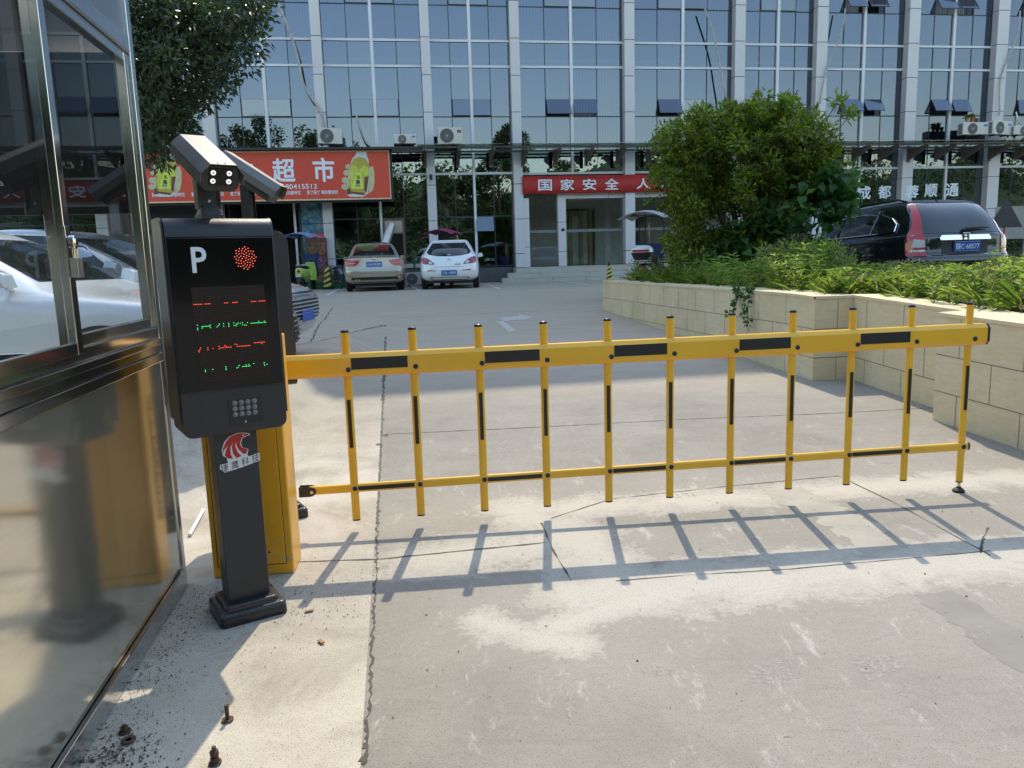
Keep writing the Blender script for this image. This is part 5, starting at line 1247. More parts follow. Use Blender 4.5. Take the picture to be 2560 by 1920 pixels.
# black off-road estate beyond the planter
rows = [(.30, .30, .74, -2.05, 2.05, 6), (.42, .40, .87, -2.20, 2.18, 6), (.58, .55, .905, -2.26, 2.22, 6), (.74, .70, .91, -2.25, 2.2, 6), (.80, .76, .905, -2.19, 2.15, 6), (1.0, .92, .90, -2.17, 2.0, 6), (1.08, .98, .885, -2.16, 1.7, 5.6), (1.13, 1.06, .84, -2.13, 1.15, 5), (1.34, 1.28, .765, -2.02, .75, 4.8), (1.54, 1.48, .675, -1.84, .40, 4.4), (1.65, 1.60, .60, -1.62, .15, 4.2), (1.69, 1.66, .46, -1.3, -.1, 3.8)]
v_, B = car('estate_car', (6.95, 14.55, .57), R(8), 'black off-road estate car behind the planter weeds, tall red tail lamps', rows, BLCAR, (-1.31, 1.31), .35, .80)
patch(B, 'rear', [(-.68, 1.12), (.68, 1.12), (.66, 1.20), (.53, 1.60), (-.53, 1.60), (-.66, 1.20)], .006, 'rear_window', plain('grey_rear_glass', (.045, .05, .055), .08, 0, .1, 1, .6), v_)
for f_ in (lambda p: p, mirx):
    t_ = patch(B, 'rear', f_([(-.875, .76), (-.66, .76), (-.655, .98), (-.67, 1.12), (-.60, 1.42), (-.565, 1.58), (-.625, 1.58), (-.70, 1.38), (-.775, 1.18), (-.86, 1.05)]), .010, 'tail_lamp', TAIL, v_, .06)
    patch(B, 'rear', f_([(-.83, .90), (-.665, .90), (-.665, 1.01), (-.80, 1.03)]), .014, 'clear_lens', LENS, t_, .06)
    patch(B, 'rear', f_([(-.84, .83), (-.665, .83), (-.665, .865), (-.84, .86)]), .014, 'clear_lens', LENS, t_, .06)
patch(B, 'rear', [(-.42, 1.005), (.44, 1.005), (.46, 1.025), (.42, 1.075), (-.40, 1.075), (-.44, 1.04)], .028, 'chrome_handle', CHROME, v_, .06, thick=.03)
patch(B, 'rear', [(-.38, .78), (.40, .78), (.43, 1.0), (-.41, 1.0)], .004, 'plate_recess', DKPL, v_, .08)
patch(B, 'rear', [(-.38, .765), (.40, .765), (.40, .78), (-.38, .78)], .012, 'recess_trim', CHROME, v_, .08)
plate(v_, B.rear(.02, .905) + Vector((.02, -.03, 0)), (1, 0, 0), '赣C·68577', .46, .155)
em = MB(); q = B.rear(0, 1.045) + Vector((.01, -.034, .01)); em.box(q.x - .05, q.x - .03, q.y - .008, q.y, q.z - .04, q.z + .045); em.box(q.x + .03, q.x + .05, q.y - .008, q.y, q.z - .04, q.z + .045); em.box(q.x - .03, q.x + .03, q.y - .008, q.y, q.z - .01, q.z + .008); em.tube([q + Vector((x_, -.004, z_)) for x_, z_ in ((-.06, .055), (.06, .055), (.05, -.05), (-.05, -.05), (-.06, .055))], .008, 6); em.build('tailgate_emblem', CHROME, v_)
wp = MB(); q = B.rear(.02, 1.15); wp.tube([q + Vector((-.03, -.03, .0)), q + Vector((.02, -.035, .03)), q + Vector((.30, -.03, .045)), q + Vector((.42, -.025, .04))], [.03, .03, .015, .008], 8); wp.build('rear_wiper', DKPL, v_)
for sx in (-1, 1):
    arc_ = [(-1.62, 1.17), (-1.2, 1.14), (.95, 1.08), (.72, 1.22), (.40, 1.37), (.0, 1.46), (-.55, 1.49), (-1.1, 1.46), (-1.45, 1.38), (-1.62, 1.28)]
    patch(B, 'side', arc_, .006, 'side_window', CARGL, v_, .12, sx)
    ct = MB(); pts = [B.side(y, z, sx) + Vector((sx * .012, 0, 0)) for y, z in arc_ + arc_[:1]]
    # chrome run round the glass
    P = []
    for a, b in zip(pts[:-1], pts[1:]): P += [a.lerp(b, k / 4) for k in range(4)]
    P = [B.side(p.y, p.z, sx) + Vector((sx * .020, 0, .006)) for p in P + [pts[-1]]]
    ct.tube(P, .013, 6); ct.build('window_trim', CHROME, v_)
    for y in (-.95, .05): MB().tube([B.side(y, 1.13, sx) + Vector((sx * .010, 0, 0)), B.side(y - .04, 1.53, sx) + Vector((sx * .010, 0, 0))], .022, 6).build('window_pillar', BLCAR, v_)
    hd_ = MB(); q = B.side(-.35, .98, sx); hd_.tube([q + Vector((sx * .0, -.1, 0)), q + Vector((sx * .035, -.07, 0)), q + Vector((sx * .035, .07, 0)), q + Vector((sx * .0, .1, 0))], .014, 8); hd_.build('door_handle', BLCAR, v_)
rl = MB()
for sx in (-1, 1): rl.tube([(sx * .56, -1.5, 1.655), (sx * .575, -1.3, 1.70), (sx * .57, .0, 1.69), (sx * .55, .2, 1.63)], .016, 8)
rl.build('roof_rail', DKPL, v_); 
sp_ = MB(); sp_.box(-.1, .10, -1.72, -1.71, 1.56, 1.60); an = MB(); an.tube([(0, -1.45, 1.685), (0, -1.55, 1.74)], .012, 6); an.build('roof_aerial', DKPL, v_)
mirror(v_, B, .75, 1.03, BLCAR)

# silver saloon and white car parked side on beyond the booth
rows_s = [(.24, .22, .74, -2.25, 2.25, 5), (.34, .30, .88, -2.38, 2.37, 5), (.55, .50, .91, -2.44, 2.44, 4.6), (.75, .66, .905, -2.40, 2.42, 4.4), (.95, .76, .89, -2.34, 2.30, 4.4), (1.02, .84, .86, -2.26, 2.0, 4.4), (1.05, .96, .79, -1.95, 1.10, 4.4), (1.22, 1.18, .70, -1.55, .62, 4.2), (1.38, 1.36, .61, -1.1, .20, 4), (1.46, 1.45, .53, -.75, -.05, 3.8), (1.485, 1.475, .42, -.5, -.25, 3.4)]
def sidecar(loc, rz, label, paint):
    c, B = car('parked_car', loc, rz, label, rows_s, paint, (-1.42, 1.45), .33)
    for sx in (-1, 1):
        arc_ = [(-1.45, 1.09), (.72, 1.02), (.35, 1.27), (.0, 1.395), (-.5, 1.425), (-.95, 1.37), (-1.25, 1.25)]
        patch(B, 'side', arc_, .006, 'side_window', CARGL, c, .12, sx)
        ct = MB(); P = []
        for a, b in zip(arc_, arc_[1:] + arc_[:1]):
            for k in range(4): y, z = a[0] + (b[0] - a[0]) * k / 4, a[1] + (b[1] - a[1]) * k / 4; P.append(B.side(y, z, sx) + Vector((sx * .008, 0, 0)))
        ct.tube(P + P[:1], .010, 6); ct.build('window_trim', CHROME, c)
        hp = MB(); q = B.side(-.25, .90, sx); hp.tube([q + Vector((sx * .0, -.11, 0)), q + Vector((sx * .03, -.08, 0)), q + Vector((sx * .03, .08, 0)), q + Vector((sx * .0, .11, 0))], .014, 8); hp.build('door_handle', paint, c)
        pl2 = MB(); pl2.tube([B.side(-.42, 1.06, sx) + Vector((sx * .010, 0, 0)), B.side(-.5, 1.41, sx) + Vector((sx * .010, 0, 0))], .025, 6); pl2.build('window_pillar', DKPL, c)
    patch(B, 'front', [(-.60, 1.02), (.60, 1.02), (.50, 1.36), (-.50, 1.36)], .006, 'windscreen', CARGL, c, .12)
    patch(B, 'front', [(-.55, .42), (.55, .42), (.60, .66), (.52, .72), (-.52, .72), (-.60, .66)], .008, 'grille', DKPL, c, .1)
    gb = MB()
    for k in range(7):
        z = .45 + .04 * k; gb.tube([B.rear(x, z, True) + Vector((0, .018, 0)) for x in (-.54, -.3, 0, .3, .54)], .009, 5)
    gb.build('grille_bar', CHROME if paint is SILV else DKPL, c)
    for f_ in (lambda p: p, mirx):
        t_ = patch(B, 'front', f_([(-.885, .64), (-.60, .62), (-.56, .68), (-.62, .74), (-.87, .76)]), .010, 'headlamp', plain('headlamp_glass', (.10, .105, .11), .06, 0, .1, 3, .8), c, .06)
        patch(B, 'front', f_([(-.84, .665), (-.64, .65), (-.63, .665), (-.84, .685)]), .014, 'lamp_strip', LENS, t_, .06)
    plate(c, B.rear(0, .50, True) + Vector((0, .04, 0)), (-1, 0, 0), '川A·7K52D' if False else '')  if False else None
    mb = MB(); q = B.rear(0, .47, True); mb.box(-.22, .22, q.y + .02, q.y + .03, .40, .54); mb.build('number_plate', PLATE, c)
    mirror(c, B, .78, .97, paint); return c
sidecar((-4.72, 8.75, .46), R(-92), 'silver saloon facing right, seen through the booth window behind the white car', SILV)
sidecar((-4.32, 6.35, .38), R(-91), 'white car just outside the booth window with its bonnet filling the pane', WHCAR)
sidecar((19.3, 23.5, .68), R(-60), 'white car far off at the right edge beyond the black estate', WHCAR)

# ---------------------------------------------------------------- scooters with rain canopies (front +y)
def scooter(loc, rz, label, paint, cloth, cloth2, box=None, canopy=True, tilt=0.):
    r = empty('electric_scooter', loc, rz, label, 'scooter', 'scooters parked in the lot')
    wr = .22
    for y in (-.55, .62):
        w_ = MB(); M = Matrix.Translation((0, y, wr)) @ Matrix.Rotation(R(90), 4, 'Y'); w_.lathe([(wr * .6, -.045), (wr * .95, -.045), (wr, -.02), (wr, .02), (wr * .95, .045), (wr * .6, .045)], 22, 0, M); wo = w_.build('wheel', TYRE, r, smooth='auto')
        h = MB(); h.lathe([(wr * .6, -.03), (wr * .6, .03)], 16, 0, M); h.build('rim', RIMM, wo)
    def blob(secs, name, mat):
        b = MB(); b.loft([[(hw * math.copysign(abs(math.cos(a)) ** .7, math.cos(a)), y, zc + hh * math.copysign(abs(math.sin(a)) ** .7, math.sin(a))) for a in [2 * math.pi * k / 18 for k in range(18)]] for y, hw, zc, hh in secs]); return b.build(name, mat, r, smooth=True)
    blob([(-.86, .02, .66, .02), (-.84, .10, .66, .10), (-.70, .17, .60, .15), (-.45, .19, .56, .19), (-.15, .17, .48, .20), (.0, .12, .40, .14)], 'rear_body', paint)
    blob([(-.75, .06, .79, .02), (-.70, .14, .80, .05), (-.3, .15, .78, .05), (.02, .11, .75, .04), (.06, .03, .74, .02)], 'seat', DKPL)
    fb = MB(); fb.box(-.15, .15, -.05, .40, .28, .34); fb.build('footboard', DKPL, r, bevel=.02)
    sh = MB(); sh.loft([[(-.19, .40, .30), (.19, .40, .30), (.15, .46, .30), (-.15, .46, .30)], [(-.21, .42, .60), (.21, .42, .60), (.16, .52, .60), (-.16, .52, .60)], [(-.16, .36, .95), (.16, .36, .95), (.12, .46, .95), (-.12, .46, .95)]]); sh.build('front_shield', paint, r, smooth='auto', bevel=.02)
    ff = MB(); ff.loft([[(.10 * math.cos(a) , .62 + .26 * math.sin(a), .40 + .07 * math.sin(a) ** 2 + k) for a in [math.pi * t / 8 - math.pi / 2 + math.pi * t / 8 * 0 for t in range(16)]] for k in (0, .02)]); ff.build('front_mudguard', paint, r)
    fk = MB(); fk.tube([(0, .40, .95), (0, .62, .24)], .03, 8); fk.tube([(-.30, .28, 1.02), (-.12, .36, 1.0), (.12, .36, 1.0), (.30, .28, 1.02)], .016, 8); 
    for sx in (-1, 1): fk.tube([(sx * .22, .32, 1.02), (sx * .27, .33, 1.18)], .006, 6); fk.lathe([(.05, -.008), (.055, .008)], 14, 0, Matrix.Translation((sx * .28, .33, 1.22)) @ Matrix.Rotation(R(90), 4, 'X'))
    fk.build('handlebar', DKPL, r, smooth='auto')
    tl = MB(); tl.lathe([(.06, 0), (.055, .02), (.03, .03)], 16, 0, Matrix.Translation((0, -.845, .66)) @ Matrix.Rotation(R(90), 4, 'X')); tl.build('tail_lamp', TAIL, r)
    np_ = MB(); np_.box(-.10, .10, -.88, -.87, .46, .57); np_.build('number_plate', plain('pale_plate', (.5, .42, .30), .5), r)
    mg = MB(); mg.box(-.09, .09, -.85, -.72, .28, .45); mg.build('rear_mudguard', DKPL, r, bevel=.02)
    st = MB(); st.tube([(.10, -.2, .3), (.20, -.30, .02)], .014, 6); st.build('stand', DKPL, r)
    if box:
        rk = MB(); 
        for z in (.80, .84): rk.tube([(-.14, -.55, z), (-.16, -.95, z), (.16, -.95, z), (.14, -.55, z)], .010, 6)
        rk.build('rear_rack', ZINC, r)
        bx_ = MB(); bx_.loft([[(hw * math.copysign(abs(math.cos(a)) ** .5, math.cos(a)), -.80 + hl * math.copysign(abs(math.sin(a)) ** .5, math.sin(a)), z) for a in [2 * math.pi * k / 24 for k in range(24)]] for hw, hl, z in ((.17, .15, .87), (.22, .20, .98), (.23, .21, 1.02))]); bo = bx_.build('top_box', DKPL, r, smooth='auto')
        ld2 = MB(); ld2.loft([[(hw * math.copysign(abs(math.cos(a)) ** .5, math.cos(a)), -.80 + hl * math.copysign(abs(math.sin(a)) ** .5, math.sin(a)), z) for a in [2 * math.pi * k / 24 for k in range(24)]] for hw, hl, z in ((.235, .215, 1.022), (.225, .205, 1.10), (.17, .15, 1.16), (.10, .08, 1.175))]); ld2.build('box_lid', WHCAR, bo, smooth='auto')
        rfl = MB(); rfl.box(-.18, .18, -1.022, -1.012, 1.035, 1.075); rfl.build('box_reflector', TAIL, bo)
    if canopy:
        fr = MB()
        for sx in (-.28, .28): fr.tube([(sx * .6, .42, .9), (sx, .50, 1.2), (sx, .40, 1.6), (sx * .95, .15, 1.82), (sx * .9, -.3, 1.86), (sx * .85, -.8, 1.80)], .011, 6)
        for y in (.15, -.8): fr.tube([(-.26, y, 1.82 if y > 0 else 1.80), (.26, y, 1.82 if y > 0 else 1.80)], .010, 6)
        fr.tube([(0, -.35, .8), (0, -.42, 1.86)], .011, 6)
        fr.build('canopy_frame', DKPL, r)
        cv = MB(); nx_, ny_ = 8, 10
        vs = []
        for j in range(ny_ + 1):
            t = j / ny_; y = .55 - 1.55 * t
            for i in range(nx_ + 1):
                s = i / nx_ * 2 - 1; vs.append((s * .46 * (1 + .06 * math.cos(t * 6.28 * 2)), y, 1.93 - .16 * s * s - .22 * (t - .45) ** 2 + .015 * math.cos(t * 12.5) * abs(s)))
        cv.add(vs, [(j * (nx_ + 1) + i, j * (nx_ + 1) + i + 1, (j + 1) * (nx_ + 1) + i + 1, (j + 1) * (nx_ + 1) + i) for j in range(ny_) for i in range(nx_)]); cv.build('canopy', cloth, r, smooth=True, solid=.01)
        ws = MB(); vs = [(s * .32, .52 - .05 * s * s, z) for z in (1.22, 1.5, 1.8) for s in (-1, -.5, 0, .5, 1)]; ws.add(vs, [(j * 5 + i, j * 5 + i + 1, j * 5 + i + 6, j * 5 + i + 5) for j in range(2) for i in range(4)]); ws.build('windscreen', CLEAR, r, smooth=True)
        sk2 = MB(); vs = [(s * (.34 if z > .8 else .26), .53 - .05 * s * s, z) for z in (.45, .8, 1.22) for s in (-1, -.5, 0, .5, 1)]; sk2.add(vs, [(j * 5 + i, j * 5 + i + 1, j * 5 + i + 6, j * 5 + i + 5) for j in range(2) for i in range(4)]); sk2.build('leg_apron', cloth2, r, smooth=True, solid=.01)
    return r
g1 = atY(663, 610, 26.4)
sc_a = scooter((g1.x, 26.5, .68), R(-4), 'lime green scooter with a blue rain canopy, left of the champagne car', LIME, BLUECL, NAVY)
ws_ = MB(); ws_.box(-.16, .16, -.62, -.2, .835, .86); ws_.build('seat_cover', WHT, sc_a, bevel=.012)
scooter((-2.15, 27.0, .68), R(-12), 'scooter with a magenta rain canopy hidden behind the white hatchback', plain('dark_red_paint', (.10, .01, .015), .3, 0, .05, 2, .8), PINKCL, GREYCL)
q_ = atY(1400, 545, 17.0)
scooter((q_.x + .12, 17.6, q_.z - 1.02), R(-20), 'scooter with a white lidded top box beside the big shrub', plain('dark_grey_paint', (.05, .05, .055), .3, 0, .05, 2, .8), GREYCL, NAVY, True)
scooter((15.3, 20.2, .68), R(60), 'dark scooter at the right edge beyond the black estate', BLCAR, GREYCL, NAVY, None, False)

# ---------------------------------------------------------------- small things by the shops
def cone(loc, s, label):
    r = empty('warning_post', loc, 0, label, 'warning post', 'yellow and black warning posts')
    b = MB(); b.box(-.17 * s, .17 * s, -.17 * s, .17 * s, 0, .09 * s); b.build('base', RUB, r, bevel=.02)
    m = MB(); 
    for k in range(8):
        a, c = k / 8, (k + 1) / 8; f = lambda t: .13 * s * (1 - t) + .055 * s * t; z = lambda t: .091 * s + .72 * s * t
        m.loft([[(f(t) * x, f(t) * y, z(t) + (.05 * s * x)) for x, y in ((-1, -1), (1, -1), (1, 1), (-1, 1))] for t in (a, c)], True, True, k % 2)
    m.build('striped_cone', [SIGY, BLKS], r)
    h = MB(); h.box(-.03 * s, .03 * s, -.03 * s, .03 * s, .80 * s, .93 * s); h.build('handle', RUB, r, bevel=.01)
c_ = Vector((atY(708, 610, 26.75).x, 26.75, .68)); cone((c_.x, c_.y, .68), 1.0, 'yellow and black striped post among the wrapped goods by the shop')
c_ = Vector((atY(1316, 600, 25.5).x, 25.5, .68)); cone((c_.x, c_.y, .68), .72, 'yellow and black striped post standing at the far end of the planter wall')
def gp(X, Y, D): return atY(X, Y, D)
c0 = Vector((atY(706, 610, 27.3).x, 26.9, .68))
bxs = MB(); bxs.box(-.60, .60, -.45, .45, 0, .20); bo = bxs.build('pallet_crate', GREENB, None, bevel=.01); bo.location = (c0.x - .15, c0.y + .8, .68); bo.rotation_euler = (0, 0, FANG); tag(bo, 'green slatted base crate under the goods between scooter and champagne car', 'crate')
for (dx, dz, sz, lab, mt) in ((-.25, .21, (.30, .3, .26), 'brown cardboard box on the green crate, behind the striped post', CARD), (.28, .21, (.26, .3, .42), 'pale wrapped box on the right of the green crate', plain('pale_wrap', (.40, .38, .34), .35, 0, .2, 6, .5))):
    b = MB(); b.box(-sz[0], sz[0], -sz[1], sz[1], 0, sz[2]); b.box(-sz[0], sz[0], -.03, .03, sz[2] + .001, sz[2] + .004, 1); o = b.build('goods_box', [mt, CREAM], None, bevel=.006); o.location = (c0.x - .15 + dx, c0.y + .8, .68 + dz); o.rotation_euler = (0, 0, FANG); tag(o, lab, 'box', 'goods stacked by the shop')
wr_ = MB()
for k in range(7):
    a = rng.normal(size=3) * .12; wr_.lathe([(.05, -.20), (.19, -.14), (.22, 0), (.17, .16), (.06, .22)], 9, 0, Matrix.Translation((a[0] * 1.6, a[1], .3 + abs(a[2]) * 2)) @ Matrix.Rotation(a[1] * 6, 4, 'X'))
o = wr_.build('plastic_bundle', CLEAR, None); o.location = (c0.x + .42, c0.y + .35, .70); tag(o, 'bundle of goods in clear plastic film beside the champagne car', 'bundle')
chs = MB(); u, z = fac(684, 585, 1.0) if False else (0, 0)
p_ = atY(684, 560, 28.2)
ch2 = MB(); ch2.box(-.36, .36, -.25, .25, 0, 1.8); ch2.lathe([(.36, 0), (.34, .08), (.26, .15), (.1, .18)], 16, 1, Matrix.Translation((0, 0, 1.8)) @ Matrix.Scale(.5, 4, (0, 1, 0)))
for k in range(3): ch2.box(-.32, .32, -.262, -.251, .2 + .5 * k, .62 + .5 * k, 2 + k % 2)
o = ch2.build('drinks_fridge', [plain('fridge_red', (.12, .03, .03), .5), RED, plain('snack_orange', (.16, .07, .035), .6, 0, .9, 9), plain('snack_pink', (.15, .06, .08), .6, 0, .9, 11)], None, bevel=.01); o.location = (p_.x + .02, 28.3, .68); o.rotation_euler = (0, 0, FANG); tag(o, 'tall red topped snack stand behind the green scooter', 'snack stand')
# planks on the ground unit between the cars
pb = MB(); pb.box(-.55, .55, -.2, .25, 0, .14); pb.box(-.03, .03, -.205, .25, .0, .145, 1); o = pb.build('stone_slab', [STEPM, DKPL], None, bevel=.006); o.location = acg.location + Vector((0, 0, .62)); o.location.y += .15; o.rotation_euler = (0, 0, FANG); tag(o, 'pale stone slab lying on top of the ground air conditioner', 'slab')
# triangular sign seen from behind and a grey board far right
p_ = atY(2172, 470, 17.5)
tsn = empty('triangle_sign', (p_.x, 17.5, .6), R(-10), 'dark triangular road sign on a thin post, right of the black estate', 'road sign')
t = MB(); t.tube([(0, .02, 0), (0, .02, p_.z - .6 + .25)], .022, 8); t.build('post', plain('rust_red_post', (.20, .06, .04), .6), tsn)
t = MB(); Mt = Matrix(((1, 0, 0, 0), (0, 0, 1, 0), (0, 1, 0, 0), (0, 0, 0, 1))); zc = p_.z - .6; t.prism([(-.36, zc - .22), (.36, zc - .22), (0, zc + .42)], -.01, .0, 0, Mt); t.build('sign_plate', plain('sign_back', (.05, .045, .045), .5), tsn)
bd = MB(); bd.box(-.9, .9, -.02, .02, .95, 1.75); bd.box(-.85, -.8, -.015, .015, 0, .949, 1); bd.box(.8, .85, -.015, .015, 0, .949, 1); o = bd.build('notice_board', [plain('board_beige', (.30, .29, .25), .6), DKPL], None); o.location = (p_.x + 2.0, 19.5, .68); o.rotation_euler = (0, 0, R(-10)); tag(o, 'plain beige board on two legs at the right edge behind the triangle sign', 'board')

# ---------------------------------------------------------------- near ground: anchor bolts, washer, chips, litter
def stud(X, Y, h, label, nut):
    p = gr(X, Y); r = empty('anchor_bolt', (p.x, p.y, .004), 0, label, 'bolt', 'rusty anchor bolts left in the concrete')
    b = MB(); b.tube([(0, 0, 0), (0, 0, h)], .0065, 12); b.build('stud', RUST, r)
    w_ = MB(); w_.lathe([(.0075, 0), (.019, 0), (.019, .003), (.0075, .003)], 20); w_.build('washer', RUST, r)
    if nut: n_ = MB(); n_.lathe([(.0125, .004), (.014, .007), (.014, .015), (.012, .018)], 6); n_.build('nut', RUST, r)
    if nut > 1: n_ = MB(); n_.lathe([(.0125, .024), (.014, .026), (.014, .036), (.011, .040)], 6); n_.build('nut', RUST, r)
stud(492, 1557, .052, 'bare rusty anchor stud in the sunlit concrete near the booth shadow edge', 0)
stud(465, 1650, .052, 'rusty anchor stud with two nuts at the bottom edge of the picture', 2)
stud(270, 1583, .024, 'short rusty anchor bolt with a nut, above the loose washer', 1)
p = gr(278, 1603); wsh = MB(); wsh.lathe([(.010, 0), (.022, 0), (.022, .004), (.010, .004), (.010, 0)], 24); o = wsh.build('loose_washer', RUST, None, smooth='auto'); o.location = (p.x, p.y, .006); tag(o, 'loose rusty washer lying on the concrete by the booth', 'washer')
for X, Y, a, lab in ((668, 1322, .4, 'small wood chip right of the ticket machine base'), (694, 1389, -.9, 'reddish wood chip nearer the camera on the pale slab')):
    p = gr(X, Y); m = MB(); m.box(-.018, .018, -.008, .008, 0, .005); o = m.build('wood_chip', CARD if Y < 1350 else plain('reddish_chip', (.35, .17, .09), .8), None, bevel=.001); o.location = (p.x, p.y, .005); o.rotation_euler = (0, 0, a); tag(o, lab, 'chip')
cb_ = MB()
for (A, Bp) in (((410, 1160), (440, 1105)),): a, b = gr(*A), gr(*Bp); cb_.tube([a + Vector((0, 0, .012)), b + Vector((0, 0, .012))], .010, 8)
tag(cb_.build('white_conduit', WHT, None, smooth='auto'), 'short white plastic pipe lying on the ground behind the booth corner', 'pipe')
# dirt heap and grit: pebbles scattered, as one uncountable litter
n = 2600; px = []
lt = MB()
def pebble(x, y, r_, mi):
    z = zg(x, y); k = 5; a0 = random.random() * 6; lt.add([(x + r_ * random.uniform(.6, 1.2) * math.cos(a0 + 6.283 * q / k), y + r_ * random.uniform(.6, 1.2) * math.sin(a0 + 6.283 * q / k), z + .003) for q in range(k)] + [(x, y, z + .003 + r_ * .7)], [(q, (q + 1) % k, k) for q in range(k)], mi)
heap = gr(235, 1640)
for _ in range(420): pebble(heap.x + random.gauss(0, .075), heap.y + random.gauss(0, .06), abs(random.gauss(.0022, .0015)) + .001, random.choice((0, 0, 1, 2)))
for _ in range(900):
    t = random.random(); e = Vector((-1.33, 2.085)).lerp(Vector((-1.54, 3.38)), t); pebble(e.x + abs(random.gauss(0, .10)) + .01, e.y + random.gauss(0, .05), abs(random.gauss(.0016, .001)) + .0006, random.choice((0, 0, 0, 1)))
for _ in range(700): pebble(-1.05 + random.gauss(0, .22), 3.2 + random.gauss(0, .25), abs(random.gauss(.0014, .001)) + .0006, random.choice((0, 0, 1)))
for _ in range(420): pebble(random.uniform(-1.2, 3.), random.uniform(2, 5), abs(random.gauss(.0016, .0012)) + .0006, random.choice((0, 0, 1)))
tag(lt.build('grit', [plain('dark_grit', (.05, .042, .035), .9), plain('mid_grit', (.16, .145, .12), .9), plain('pale_grit', (.34, .33, .31), .9)]), kind='stuff')

# ---------------------------------------------------------------- plants
def clump_leaves(centers, rad, per, ln, wd, mat, name, parent, up=.2, outward=None, flat_=.6, fold=.2, droop=.1):
    C = np.repeat(centers, per, 0); n = len(C); rad_ = np.repeat(np.asarray(rad).reshape(-1, 1) * np.ones((len(centers), 1)), per, 0)
    off = rdir(n) * rad_ * rng.random((n, 1)) ** .45
    P = C + off; D = off / (np.linalg.norm(off, axis=1, keepdims=True) + 1e-6) + rdir(n) * .8; D[:, 2] += up
    Nn = rdir(n) * .7; Nn[:, 2] += flat_
    return leaves(name, P, D, Nn, ln * rng.uniform(.6, 1.25, n), wd * rng.uniform(.7, 1.2, n), mat, parent, fold, droop)
def shell(n, cx, cy, cz, rx, ry, rz, lo=.55, zmin=-1.):
    d = rdir(n * 3); d = d[d[:, 2] > zmin][:n]; q = rng.uniform(lo, 1., (len(d), 1)) ** .6
    return np.array([[cx, cy, cz]]) + d * q * np.array([[rx, ry, rz]])
# big shrub
sb_ = atY(1610, 596, 14.2)
shr = empty('big_shrub', (sb_.x, 14.2, .85), 0, 'tall dense green shrub growing in the planter, hiding part of the entrance', 'shrub')
SH = 3.25
tk = MB()
for k in range(9):
    a = rng.uniform(0, 6.28); d = Vector((math.cos(a) * rng.uniform(.4, 1.3), math.sin(a) * rng.uniform(.3, .9), 0))
    tk.tube([(d.x * .08, d.y * .08, 0), (d.x * .35, d.y * .35, .9), (d.x * .8, d.y * .8, 1.9), (d.x * 1.1, d.y * 1.05, 2.55)], [.05, .042, .028, .012], 8)
tk.build('stem', BARK, shr, smooth=True)
SX, SZ = sb_.x, .85
def sp3(X, Y, D_): p = atY(X, Y, D_); return [p.x - SX, D_ - 14.2, p.z - SZ]
cs = []
for X, Y, r, k in ((1465, 300, 42, 16), (1530, 285, 50, 22), (1605, 290, 60, 30), (1690, 265, 48, 22), (1745, 305, 48, 22), (1458, 365, 36, 14), (1530, 365, 60, 34), (1620, 375, 66, 38), (1715, 375, 62, 32), (1785, 335, 28, 8), (1492, 440, 46, 22), (1560, 430, 50, 24), (1660, 455, 60, 26), (1500, 520, 55, 24), (1590, 545, 62, 24), (1680, 540, 48, 18), (1640, 235, 26, 7), (1522, 248, 20, 5), (1578, 255, 22, 6), (1702, 232, 20, 6), (1475, 560, 34, 8), (1428, 385, 16, 4)):
    for _ in range(k):
        a = rng.uniform(0, 6.28); q = r * math.sqrt(rng.random()); cs.append(sp3(X + q * math.cos(a), Y + q * math.sin(a) * .85, 14.1 + rng.normal(0, .45) - .004 * (r - q)))
cs = np.array(cs)
clump_leaves(cs, rng.uniform(.10, .20, len(cs)), 74, .105, .042, LEAF_S, 'foliage', shr)
# feathery shoots standing out of the crown (wisteria like)
P = []; D = []
for k in range(190):
    a = rng.uniform(0, 3.14); X0 = 1610 + 165 * math.cos(a) * rng.uniform(.5, 1.05); Y0 = 370 - 100 * math.sin(a) * rng.uniform(.5, 1.05) + (rng.uniform(0, 120) if k % 3 == 0 else 0)
    L_ = rng.uniform(26, 60) if k < 150 else rng.uniform(55, 92); th_ = math.pi / 2 + (a - math.pi / 2) * -.75 + rng.normal(0, .3); D_ = 13.9 + rng.normal(0, .4)
    p0 = np.array(sp3(X0, Y0, D_)); p1 = np.array(sp3(X0 - L_ * math.cos(th_), Y0 - L_ * math.sin(th_), D_)); dv = p1 - p0; n_ = int(10 + L_ * .28)
    for t in np.linspace(0, 1, n_):
        p = p0 + dv * t - np.array([0, 0, .14 * t * t])
        for sgn_ in (-1, 1): P.append(p); D.append([dv[2] * sgn_ * .9 + rng.normal(0, .1), rng.normal(0, .5), -dv[0] * sgn_ * .6 - .25 + rng.normal(0, .2)])
P = np.array(P); D = np.array(D); leaves('shoot', P, D, rdir(len(P)) * .4 + [0, 0, 1], .10 * rng.uniform(.7, 1.2, len(P)), .034, LEAF_S, shr)
